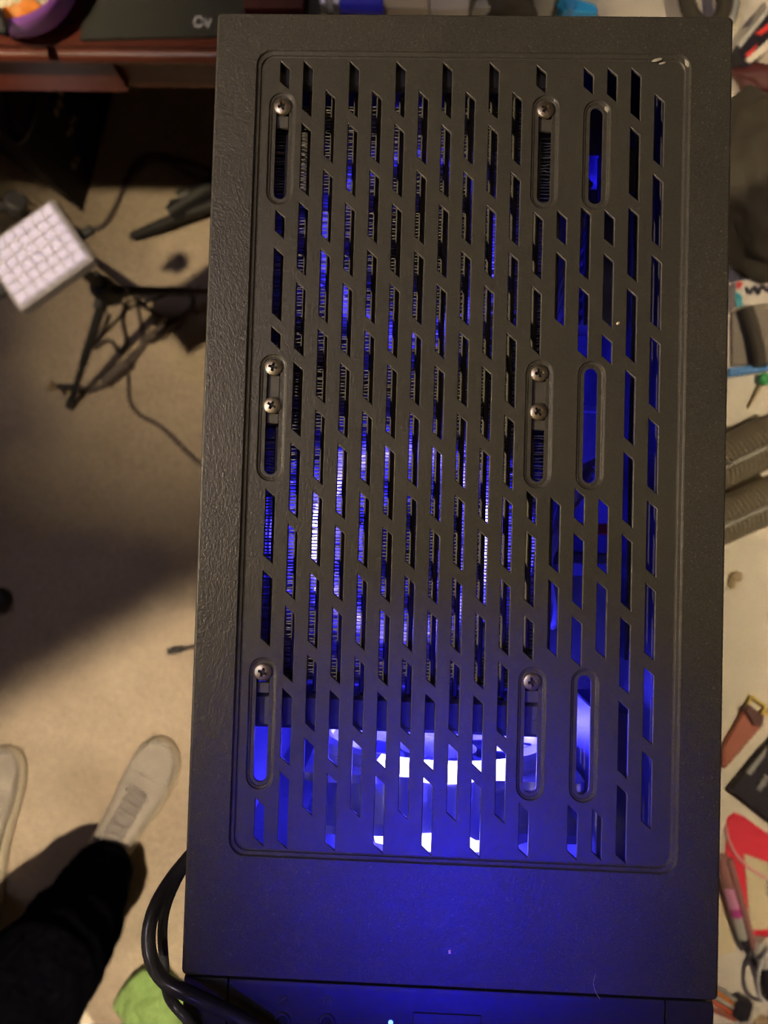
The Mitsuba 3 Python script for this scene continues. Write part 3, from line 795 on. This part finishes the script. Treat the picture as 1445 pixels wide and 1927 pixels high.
# ---------------------------------------------------------------- floor, lower left
g = blob((0.062, 0.060, 0.05), 2, 0.5, 1.7, 4, -0.035)
one('green_cloth', 'crumpled lime green cloth on the floor beside the case corner', 'cloth', move(g, at(283, 1912, 0.06) + [0, 0, -0.024]), 'lime_cloth', True)
one('paper_sheet', 'white paper corner on the floor below the trouser leg', 'paper', slab([(150, 1884), (182, 1935), (150, 1990), (110, 1960)], 0.0005, 0.001), 'paper_white', False)
one('caster_wheel', 'black round caster at the left edge of the carpet', 'caster', move(lathe([(0, 0), (0.02, 0), (0.026, 0.006), (0.026, 0.03), (0.018, 0.036), (0, 0.037)], 24), at(-8, 1130, 0.02) * [1, 1, 0] + [0, 0, 0.001]), 'matte_black')
k = thing('cable_plug', 'small black plug lying on the lit carpet by the case edge', 'plug')
a_, b_ = at(316, 1226, 0.008), at(362, 1218, 0.008)
part(k, 'body', along(cbox(0.014, 0.012, 0.03, 0.003, (0, 0, 0.015)), a_, b_), 'matte_black')
part(k, 'cable', tube([a_ + (b_ - a_) * 0.6, b_, at(420, 1200, 0.004)], [0.004, 0.0025, 0.0022], 8, 4), 'matte_black')

# ---------------------------------------------------------------- light panel on its stand
zl = 0.55
lp = thing('video_light', 'square white video light with a grid of diodes on a black stand', 'video light')
A, B, C_ = at(96, 387, zl), at(166, 488, zl), at(35, 569, zl)
ex, ey = (B - A), (C_ - B)
wx, wy = np.linalg.norm(ex), np.linalg.norm(ey)
ang = math.atan2(ex[1], ex[0])
cen = (A + C_) / 2
ey2 = ey - ex / wx * (ey @ ex / wx)
wy = np.linalg.norm(ey2)
put = lambda m: move(m, cen, rz=ang)
part(lp, 'housing', put(cbox(wx + 0.013, wy + 0.013, 0.022, 0.003, (0, 0, -0.0125))), 'lamp_frame', False, label='grey housing')
part(lp, 'diffuser', put(cbox(wx, wy, 0.003, 0.001)), 'lamp_frame', False, emitter=emitter((0.34, 0.27, 0.37)), label='glowing white face')
for i in range(1, 6):
    part(lp, 'grid_line', put(cbox(0.0016, wy, 0.0006, 0.0001, ((i - 3) * wx / 6, 0, 0.0016))), 'pale_grey', False)
for j in range(1, 7):
    part(lp, 'grid_line', put(cbox(wx, 0.0016, 0.0006, 0.0001, (0, (j - 3.5) * wy / 7, 0.0016))), 'pale_grey', False)
part(lp, 'ball_head', move(trimesh.creation.icosphere(3, 0.014), cen + [0, 0, -0.036]), 'matte_black', True)
part(lp, 'bracket', put(cat(cbox(0.02, 0.03, 0.02, 0.003, (0, 0, -0.03)), cbox(0.012, wy + 0.05, 0.008, 0.002, (0, 0, -0.028)))), 'matte_black')
kb = at(30, 385, zl - 0.02)
part(lp, 'knob', move(cat(lathe([(0, -0.012), (0.013, -0.012), (0.015, -0.008), (0.015, 0.008), (0.012, 0.012), (0, 0.012)], 20), cbox(0.03, 0.012, 0.01, 0.002, (-0.02, 0, 0))), kb, ry=0.6, rz=0.5), 'rubber', label='black tilt knob')

stand = thing('light_stand', 'small black tripod stand under the square video light', 'tripod')
hub = at(200, 547, 0.235)
part(stand, 'column', tube([hub + [0, 0, -0.05], [hub[0], hub[1], 0.40], cen + [0, 0, -0.05]], [0.010, 0.008, 0.007], 14, spline=False), 'matte_black')
part(stand, 'hub', move(cat(lathe([(0, -0.03), (0.017, -0.03), (0.021, -0.02), (0.021, 0.02), (0.016, 0.03), (0, 0.03)], 20), *[move(cbox(0.03, 0.016, 0.026, 0.003, (0.022, 0, 0)), rz=a) for a in (-1.9, -0.05, 2.2)]), hub), 'matte_black')
feet = [at(131, 765, 0.006), at(450, 549, 0.006), at(40, 395, 0.006)]
for f_ in feet:
    a = hub + (f_ - hub) * 0.08
    L = part(stand, 'leg', tube([a, a + (f_ - a) * 0.55, a + (f_ - a) * 0.56, f_], [0.0085, 0.0080, 0.0062, 0.0062], 12, spline=False), 'matte_black')
    part(L, 'foot', along(lathe([(0, 0), (0.0078, 0), (0.0085, 0.012), (0.0078, 0.024), (0, 0.024)], 14), f_, a), 'rubber')
    m_ = a + (f_ - a) * 0.45
    part(stand, 'brace', tube([[hub[0], hub[1], hub[2] - 0.10], m_], 0.0032, 8, spline=False), 'matte_black')
fb = hub + (feet[0] - hub) * 0.80
fe = at(99, 727, fb[2])
cb = part(stand, 'clamp_bar', tube([fb + (fb - fe) * 0.1, fe], 0.005, 12, spline=False), 'matte_black')
part(cb, 'brass_tip', move(trimesh.creation.icosphere(2, 0.0095), fe), 'brass', True, label='brass tip')

# second folded stand lying on the carpet
k = thing('folded_tripod', 'folded black tripod lying on the carpet below the desk edge', 'tripod')
part(k, 'leg', tube([at(247, 446, 0.02), at(300, 424, 0.03), at(420, 376, 0.05)], [0.008, 0.011, 0.012], 12, spline=False), 'matte_black')
part(k, 'leg', tube([at(318, 402, 0.05), at(356, 376, 0.05), at(430, 330, 0.05)], [0.013, 0.017, 0.017], 12, spline=False), 'matte_black')
part(k, 'joint', move(cat(cbox(0.03, 0.03, 0.03, 0.006), move(lathe([(0, -0.02), (0.012, -0.02), (0.012, 0.02), (0, 0.02)], 16), (0, 0, 0), rx=1.2)), at(333, 395, 0.045), rz=0.5), 'matte_black')
part(k, 'collar', along(lathe([(0, 0), (0.014, 0), (0.014, 0.02), (0, 0.02)], 16), at(338, 374, 0.055), at(356, 362, 0.055)), 'rubber')

fcab = lambda pts, z=0.005: [at(x, y, z) for x, y in pts]
one('floor_cable', 'dark cable looping on the carpet between the light and the desk', 'cable', tube(fcab([(128, 428), (160, 433), (193, 425), (214, 395), (234, 350), (258, 306), (286, 293), (330, 301), (365, 309), (410, 335)]), 0.0045, 8, 6), 'cable_brown', True)
one('floor_cable', 'second strand of dark cable crossing the first below the desk', 'cable', tube(fcab([(238, 348), (262, 318), (298, 301), (335, 316), (362, 330), (420, 350)], 0.009), 0.0038, 8, 6), 'cable_brown', True)
one('floor_cable', 'thin dark cable running across the carpet to the case edge', 'cable', tube(fcab([(262, 560), (265, 610), (262, 653), (243, 671), (241, 712), (244, 755), (259, 778), (291, 796), (320, 819), (349, 848), (380, 876), (430, 930)]), 0.0036, 8, 6), 'cable_brown', True)
one('floor_cable', 'loop of dark cable hanging under the light stand', 'cable', tube(fcab([(200, 590), (189, 624), (176, 655), (205, 640), (225, 663), (234, 653), (230, 613), (241, 566), (290, 590), (350, 590), (362, 560), (352, 552)], 0.012), 0.0030, 8, 6), 'cable_brown', True)
k = thing('power_adapter', 'dark strips standing in for leg shadows on the carpet under the light stand', 'shadow')  # dark solids laid where the stand's legs only cast shadows
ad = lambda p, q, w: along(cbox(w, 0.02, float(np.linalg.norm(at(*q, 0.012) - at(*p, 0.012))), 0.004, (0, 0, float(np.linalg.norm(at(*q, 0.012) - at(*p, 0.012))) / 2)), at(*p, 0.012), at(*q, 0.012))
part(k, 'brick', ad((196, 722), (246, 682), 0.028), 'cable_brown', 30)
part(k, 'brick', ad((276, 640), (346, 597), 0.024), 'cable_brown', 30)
part(k, 'strap', tube(fcab([(150, 738), (200, 722), (246, 682), (276, 640), (346, 597)], 0.008), 0.005, 8, 4), 'cable_brown', True)  # dark cord continuing the same leg shadows

# ---------------------------------------------------------------- under the desk
spk = thing('subwoofer', 'tall black box with faded lettering under the mahogany desk', 'speaker box')
P0 = at(157, 400, 0.0)
P1, P2 = at(215, 170, 0.0), at(20, 300, 0.0)
P1 = P0 + (P1 - P0) * 1.3
P2 = P0 + (P2 - P0) * 1.25
P3 = P1 + P2 - P0
foot = Polygon([p[:2] for p in (P0, P1, P3, P2)])
if not foot.exterior.is_ccw:
    foot = Polygon(list(foot.exterior.coords)[::-1])
part(spk, 'body', bevel(foot, 0.34, 0.006, 0.002), 'speaker_black', False)
e_ = (P1 - P0) / np.linalg.norm(P1 - P0)
nrm = np.array([e_[1], -e_[0], 0])
for r_i, (s0, z0, n_, sc) in enumerate(((0.13, 0.215, 3, 1.0), (0.11, 0.175, 4, 1.3), (0.10, 0.12, 4, 0.8), (0.06, 0.075, 2, 1.1))):
    bars = []
    for j in range(n_):
        c = P0 + e_ * (s0 + j * 0.014 * sc) + nrm * 0.001 + [0, 0, z0 + 0.003 * (-1) ** j]
        bars.append(move(cbox(0.008 * sc, 0.0012, 0.012 * sc, 0.0003), c, rz=math.atan2(e_[1], e_[0])))
    part(spk, 'print_row', cat(*bars), 'faded_print', False, label='row of faded beige print')
k = one('dark_cable_loop', 'black looped cable hanging beside the box under the desk', 'cable', tube([at(8, 178, 0.349), at(20, 240, 0.349), at(34, 268, 0.349), at(50, 250, 0.349), at(52, 185, 0.349)], 0.005, 8, 6), 'rubber', True)

# ---------------------------------------------------------------- on the mahogany desk
mt = thing('desk_mat', 'dark grey desk mat with white letters on the mahogany desk', 'desk mat')
part(mt, 'mat', slab([(170, -120), (640, -120), (640, 60), (455, 66), (150, 73)], TT + 0.0003, 0.004, 0.0), 'desk_mat', False)
cl = meshkit.text_mesh('Cv', 0.0112, 0.0006, True)
cl.apply_translation([0, 0, 0])
part(mt, 'lettering', move(cl, at(362, 51, TT + 0.0046), rz=0.0), 'letter_white', False, label='white letters')

zb_ = TT + 0.0045
bc = at(14, -76, zb_ + 0.047)
bw = thing('bowl', 'purple bowl with a pink inside and food on the mahogany desk', 'bowl')
part(bw, 'outside', move(lathe([(0.0, 0.0), (0.040, 0.0), (0.046, 0.003), (0.056, 0.015), (0.0615, 0.030), (0.0625, 0.042), (0.0620, 0.047), (0.0606, 0.0485)], 56), (bc[0], bc[1], zb_)), 'bowl_purple', True)
part(bw, 'inside', move(lathe([(0.0606, 0.0485), (0.0592, 0.0480), (0.0585, 0.044), (0.0575, 0.032), (0.050, 0.016), (0.036, 0.006), (0.0, 0.005)], 56), (bc[0], bc[1], zb_)), 'bowl_pink', True, label='pink inside')
rc_ = np.random.default_rng(3)
gr = []
for i in range(420):
    a, r = rc_.random() * 6.28, 0.054 * math.sqrt(rc_.random())
    gm = trimesh.creation.icosphere(1, 1.0)
    gm.apply_scale([0.0045, 0.0018, 0.0018])
    gr.append(move(gm, (bc[0] + r * math.cos(a), bc[1] + r * math.sin(a), zb_ + 0.030 + 0.010 * (1 - (r / 0.054) ** 2) + rc_.random() * 0.003), rz=rc_.random() * 6.28, ry=rc_.normal() * 0.4))
gr.append(move(lathe([(0.0535, 0.029), (0.046, 0.034), (0.02, 0.038), (0.0, 0.0385)], 40), (bc[0], bc[1], zb_)))
one('rice', 'cream coloured rice in the purple bowl', 'rice', cat(*gr), 'rice_white', True, kind='stuff')
for i, (px, py) in enumerate(((18, 30), (34, 26), (46, 28), (64, 20), (56, 12))):
    cm = lathe([(0, -0.0025), (0.0075, -0.0025), (0.0085, -0.001), (0.0085, 0.001), (0.0075, 0.0025), (0, 0.0025)], 18)
    one('carrot_slice', ('first', 'second', 'third', 'fourth', 'fifth')[i] + ' orange carrot piece from the left along the bowl rim', 'carrot', move(cm, at(px, py, zb_ + 0.0405), rx=0.5 * math.sin(i * 2.1), ry=0.4 * math.cos(i * 1.7)), 'orange', 35)
one('fork_handle', 'dark fork handle leaning on the bowl edge at the left', 'fork', tube([at(-30, 0, zb_ + 0.06), at(2, 38, zb_ + 0.056), at(8, 66, zb_ + 0.052)], [0.004, 0.005, 0.005], 10, 5), 'matte_black', True)

# ---------------------------------------------------------------- behind the case, on the white table
zt = TT + 0.0003
one('red_notebook', 'dark red notebook behind the rear edge of the case', 'notebook', slab([(462, -60), (575, -60), (570, 16), (458, 16)], zt + 0.0045, 0.012), 'dark_red', False)
k = thing('blue_marker', 'clear marker with silver rings and a blue barrel behind the case', 'marker')
A, B = at(596, 8, zt + 0.013), at(742, 8, zt + 0.013)
seg = lambda f0, f1, r: along(lathe([(0, 0), (r * .85, 0), (r, 0.001), (r, np.linalg.norm(B - A) * (f1 - f0) - 0.001), (r * .85, np.linalg.norm(B - A) * (f1 - f0)), (0, np.linalg.norm(B - A) * (f1 - f0))], 20), A + (B - A) * f0, B)
part(k, 'barrel', seg(0.30, 0.86, 0.0095), 'deep_blue', label='bright blue barrel')
part(k, 'ring', seg(0.05, 0.14, 0.0125), 'aluminium')
part(k, 'ring', seg(0.22, 0.31, 0.0125), 'aluminium')
part(k, 'cap', seg(0.13, 0.23, 0.009), 'clear_grey')
one('cream_box', 'cream cardboard box behind the case, beside the blue marker', 'box', slab([(728, -50), (806, -50), (806, 17), (728, 15)], zt, 0.05), 'paper_cream', False)
one('cream_box', 'paler cream box behind the case, the right one of two', 'box', slab([(808, -50), (884, -50), (882, 19), (808, 18)], zt, 0.045), 'paper_white', False)
one('glass_case', 'grey clear plastic case lying behind the case top', 'plastic case', slab([(888, -40), (962, -40), (960, 14), (888, 16)], zt, 0.03), 'clear_grey', False)
one('dark_pouch', 'dark lumpy pouch behind the rear edge of the case', 'pouch', move(blob((0.042, 0.03, 0.02), 5, .4, 1.6, 3, -0.016), at(975, -6, TT + 0.02) + [0, 0, -0.003]), 'olive_black', True)
one('pale_cap', 'small pale round cap between the cream box and the dark pouch', 'cap', move(lathe([(0, 0), (0.010, 0), (0.011, 0.003), (0.010, 0.012), (0, 0.013)], 20), at(886, 10, zt + 0.01) * [1, 1, 0] + [0, 0, TT + 0.032]), 'pale_grey')
one('camera_bits', 'grey metal fitting behind the case beside the blue clip', 'fitting', cat(slab([(990, -30), (1045, -30), (1040, 18), (1000, 20)], zt, 0.03), move(lathe([(0, 0), (.011, 0), (.011, .03), (0, .03)], 18), at(1022, 4, TT + 0.03) * [1, 1, 0] + [0, 0, TT + 0.02])), 'wire_grey', 30)
k = thing('blue_clip', 'bright blue plastic clip behind the case on the white table', 'clip')
part(k, 'body', slab([(1046, -14), (1120, 8), (1128, 24), (1060, 20), (1040, 2)], zt, 0.016, 0.002), 'sky_blue', False)
part(k, 'pivot', move(lathe([(0, 0), (.006, 0), (.006, .012), (0, .012)], 16), at(1075, 6, TT + 0.02) * [1, 1, 0] + [0, 0, TT + 0.008]), 'blue_plastic')
k = thing('black_strap', 'black looped strap standing on the white table at the rear right case corner', 'strap')
zs = TT + 0.02
part(k, 'band', tube([at(1262, -60, zs), at(1290, -5, zs), at(1303, 30, zs), at(1325, 48, zs), at(1350, 40, zs), at(1362, 8, zs), at(1366, -60, zs)], 0.0075, 10, 6), 'olive_black', True)
part(k, 'buckle', tube([at(1378, -40, zs), at(1384, 8, zs), at(1374, 40, zs)], 0.004, 8, 5), 'wire_grey', True)

# ---------------------------------------------------------------- right strip of the white table, top to bottom
gb = thing('game_box', 'black box printed with red and white stripes at the upper right corner', 'box')
part(gb, 'cover', slab([(1386, 84), (1470, -12), (1470, 62), (1412, 124), (1400, 124)], zt, 0.022), 'bag_black', False)
for n_, pp, c in (('white_stripe', [(1386, 82), (1470, -18), (1470, -4), (1394, 90)], 'pale_grey'), ('red_stripe', [(1421, 62), (1470, 24), (1470, 40), (1433, 66)], 'red_print'),
                  ('red_stripe', [(1402, 102), (1426, 80), (1422, 92), (1408, 108)], 'red_print'), ('white_stripe', [(1402, 112), (1470, 52), (1470, 76), (1412, 119)], 'paper_white')):
    part(gb, n_, slab(pp, zt + 0.022, 0.0012), c, False)
one('orange_bead', 'small orange bead beside the striped box', 'bead', move(trimesh.creation.icosphere(2, 0.005), at(1388, 110, TT + 0.005)), 'orange', True)
one('maroon_pouch', 'crumpled maroon pouch below the striped box', 'pouch', move(blob((0.034, 0.015, 0.014), 8, .4, 1.5, 3, -0.012), at(1440, 158, TT + 0.012) + [0, 0, 0.0005], rz=-0.4), 'dark_red', True)
b = move(blob((0.055, 0.085, 0.05), 4, .35, 1.3, 4, -0.04), at(1452, 345, TT + 0.04) + [0, 0, 0.001], rz=0.25)
one('black_bag', 'soft dark bag slumped on the white table at the right edge', 'bag', b, 'olive_black', True)
one('grey_cloth', 'dull grey lump standing in for shaded table top above the dark bag', 'cloth', move(blob((0.05, 0.022, 0.008), 12, .4, 1.6, 3, -0.006), at(1446, 226, TT + 0.006) + [0, 0, 0.0005]), 'grey_mat', True)  # dark lump in place of shade falling on the table
one('dark_hook', 'black bent plastic hook below the dark bag', 'hook', tube([at(1400, 436, TT + .02), at(1418, 455, TT + .022), at(1436, 492, TT + .02), at(1460, 520, TT + .02)], [0.006, 0.010, 0.011, 0.010], 10, 5), 'olive_black', True)
tb = thing('printed_box', 'small white box with teal and red print and a black scribble at the right edge', 'box')
part(tb, 'body', slab([(1384, 528), (1470, 514), (1470, 568), (1386, 578)], zt, 0.02), 'paper_white', False)
part(tb, 'teal_block', slab([(1383, 548), (1396, 556), (1397, 576), (1386, 578)], zt + 0.02, 0.001), 'teal', False)
part(tb, 'red_block', slab([(1386, 530), (1398, 530), (1394, 542), (1387, 544)], zt + 0.02, 0.001), 'red_print', False)
part(tb, 'scribble', tube([at(x, y, TT + 0.0212) for x, y in ((1404, 540), (1414, 548), (1420, 540), (1426, 552), (1434, 538), (1442, 546), (1450, 536))], 0.0014, 6, 5), 'bag_black', True)
one('grey_tray_mat', 'dark brownish grey mat below the printed box', 'mat', slab([(1378, 582), (1470, 572), (1470, 680), (1378, 688)], zt, 0.004), 'grey_mat', False)
one('black_band', 'black band lying across the brownish grey mat', 'band', tube([at(1402, 572, TT + .012), at(1414, 610, TT + .012), at(1424, 650, TT + .012), at(1430, 690, TT + .012)], 0.0065, 10, 5), 'olive_black', True)
one('blue_strip', 'flat blue plastic strip across the white table', 'strip', slab([(1372, 692), (1470, 680), (1470, 693), (1372, 708)], zt + 0.0042, 0.006), 'blue_plastic', False)
k = thing('green_pin', 'wooden pick with a green round head on the white table', 'pick')
part(k, 'stick', tube([at(1408, 766, TT + .003), at(1438, 716, TT + .006)], 0.0012, 8, spline=False), 'wood_stick')
part(k, 'head', move(blob((0.0055, 0.006, 0.004), 1, .3, 2, 2), at(1438, 714, TT + .006)), 'green_pin', True)


def ribbed(a, b, r, n):
    prof = [(0, 0), (r * .8, 0)]
    L_ = np.linalg.norm(b - a)
    for i in range(n):
        z = L_ * (i + np.array([0.02, 0.34, 0.42, 0.72, 0.92, 0.98])) / n
        prof += [(r * .60, z[0]), (r * .60, z[1]), (r * .96, z[2]), (r, (z[2] + z[3]) / 2), (r * .96, z[3]), (r * .90, z[4]), (r * .62, z[5])]
    return along(lathe(prof + [(r * .8, L_), (0, L_)], 28), a, b)


for i, (y0, y1, dy, lab) in enumerate(((866, 826, 0, 'upper of two ribbed grey hoses on the white table'), (974, 938, 0, 'lower of two ribbed grey hoses on the white table'))):
    r = (0.0245, 0.0225)[i]
    a, b = at(1330, y0 + 18, TT + r), at(1480, y1 - 12, TT + r)
    b[2] = a[2] = TT + r + 0.0005
    hk = thing('ribbed_hose', lab, 'hose', 'ribbed hoses')
    part(hk, 'hose', ribbed(a, b, r, 18), 'hose_grey', 25)
    dd = (b - a) / np.linalg.norm(b - a)
    nn = np.array([dd[1], -dd[0], 0])
    part(hk, 'seam_bead', tube([a + nn * r * 0.1 + [0, 0, r * 1.0], b + nn * r * 0.1 + [0, 0, r * 1.0]], 0.0022, 8, spline=False), 'clear_grey', label='pale seam along the hose')
one('orange_crumb', 'small orange brown stain of food on the white table', 'crumb', cat(move(blob((0.006, 0.005, 0.0025), 1, .5, 2, 2), at(1385, 1086, TT + 0.002)), move(blob((0.003, 0.005, 0.002), 3, .5, 2, 2), at(1378, 1098, TT + 0.002))), 'wood_stick', True)
k = thing('leather_strap', 'reddish brown strap with a dark end loop at the right edge of the case', 'strap')
part(k, 'band', slab([(1360, 1412), (1402, 1338), (1436, 1364), (1362, 1450)], zt, 0.007, 0.001), 'strap_brown', False)
part(k, 'end_loop', slab([(1402, 1338), (1411, 1328), (1437, 1348), (1434, 1368), (1420, 1366)], zt, 0.011, 0.001), 'dark_red', False)
one('yellow_wire', 'pale yellow tangled wire behind the brown strap', 'wire', tube([at(x, y, TT + .004) for x, y in ((1408, 1326), (1416, 1312), (1428, 1322), (1440, 1332), (1432, 1345), (1450, 1340), (1470, 1330))], 0.0016, 8, 5), 'yellow', True)
bp = thing('black_packet', 'black packet with pale lettering lying on the white table', 'packet')
part(bp, 'packet', slab([(1374, 1487), (1404, 1452), (1470, 1374), (1500, 1400), (1470, 1562), (1445, 1544)], zt, 0.009, 0.0), 'bag_black', False)
part(bp, 'label_band', slab([(1404, 1452), (1444, 1404), (1440, 1424), (1412, 1460)], zt + 0.009, 0.0008), 'wire_grey', False)
tm_ = meshkit.text_mesh('mini', 0.0062, 0.0006, True)
part(bp, 'lettering', move(tm_, at(1430, 1490, TT + 0.0095), rz=0.98), 'letter_white', False, label='pale lettering')
rcd = thing('red_card', 'red card with a pale curved line under a cream label', 'card')
part(rcd, 'card', slab([(1369, 1540), (1383, 1530), (1400, 1538), (1470, 1588), (1470, 1765), (1415, 1762), (1404, 1735), (1366, 1610)], zt, 0.0012), 'paper_red', False)
part(rcd, 'curved_line', tube([at(x, y, TT + .0018) for x, y in ((1366, 1556), (1374, 1588), (1390, 1614), (1415, 1636), (1440, 1652))], 0.0017, 8, 5), 'paper_pink', True)
part(rcd, 'label_sheet', slab([(1400, 1606), (1470, 1632), (1470, 1748), (1410, 1752)], zt + 0.0013, 0.0006), 'paper_cream', False, label='cream label')
tw = meshkit.text_mesh('WEW', 0.0045, 0.0004, False)
part(rcd, 'lettering', move(tw, at(1441, 1655, TT + 0.0023), rz=-math.pi / 2), 'wire_grey', False, label='grey lettering')
one('red_corner', 'red triangular tip of a second card below the cream label', 'card', slab([(1414, 1759), (1470, 1746), (1470, 1752), (1420, 1768)], zt + 0.0002, 0.0008), 'paper_red', False)
one('yellow_note', 'pale yellow note under the pink pen beside the case edge', 'note', slab([(1350, 1688), (1364, 1690), (1386, 1790), (1350, 1800)], zt, 0.0006), 'paper_cream', False)
k = thing('pink_pen', 'clear mauve and pink pen with a black tip beside the case edge', 'pen')
A, B = at(1356, 1612, TT + .0075), at(1406, 1795, TT + .0075)
Ln = np.linalg.norm(B - A)
sg = lambda f0, f1, r0, r1: along(lathe([(0, 0), (r0, 0), (r1, Ln * (f1 - f0)), (0, Ln * (f1 - f0))], 18), A + (B - A) * f0, B)
part(k, 'barrel', sg(0, 0.30, .006, .006), 'mauve')
part(k, 'grip', sg(0.30, 0.52, .0062, .0062), 'pink')
part(k, 'ring', sg(0.52, 0.60, .0062, .006), 'magenta')
part(k, 'section', sg(0.60, 0.84, .006, .005), 'pale_grey')
part(k, 'tip', sg(0.84, 1.0, .0042, .0012), 'bag_black', label='black tip')
part(k, 'clip', tube([A + [0.006, 0.0, 0.005], A + (B - A) * 0.92 + [0.007, 0.0, 0.003]], 0.0034, 8, spline=False), 'mauve')
k = thing('marker_pen', 'grey and black marker near the lower right corner', 'marker')
A, B = at(1424, 1768, TT + .0085), at(1456, 1875, TT + .0085)
Ln = np.linalg.norm(B - A)
part(k, 'barrel', sg(0, 0.45, .007, .0078), 'pale_grey')
part(k, 'cap', sg(0.45, 1.0, .0082, .0088), 'bag_black')
part(k, 'clip', slab([(1416, 1812), (1428, 1808), (1426, 1822), (1422, 1826)], TT + 0.006, 0.006), 'bag_black', False)
one('earphone_cable', 'white earphone cable curving over the black marker cap', 'cable', tube([at(x, y, TT + .02) for x, y in ((1470, 1770), (1446, 1790), (1432, 1815), (1426, 1848), (1434, 1880), (1460, 1892))], 0.0016, 8, 6), 'letter_white', True)
k = thing('wire_connector', 'black connector with orange, white, red and grey wires at the lower right', 'connector')
part(k, 'housing', slab([(1386, 1888), (1398, 1882), (1418, 1892), (1410, 1922), (1394, 1926), (1380, 1912)], zt, 0.013, 0.0), 'bag_black', False)
for c, (p, q) in zip(('wire_grey', 'orange', 'paper_white', 'wire_red', 'strap_brown'), (((1330, 1845), (1390, 1888)), ((1330, 1856), (1390, 1894)), ((1330, 1866), (1388, 1903)), ((1330, 1880), (1386, 1912)), ((1330, 1896), (1384, 1920)))):
    part(k, 'wire', tube([at(*p, TT + .005), at((p[0] + q[0]) / 2, (p[1] + q[1]) / 2 - 1, TT + .009), at(*q, TT + .008)], 0.0019, 8, 4), c, True)
one('brown_scrap', 'tan scrap of cardboard below the wire connector', 'cardboard', slab([(1418, 1925), (1432, 1912), (1470, 1918), (1470, 1960), (1420, 1960)], zt, 0.002), 'wood_stick', False)
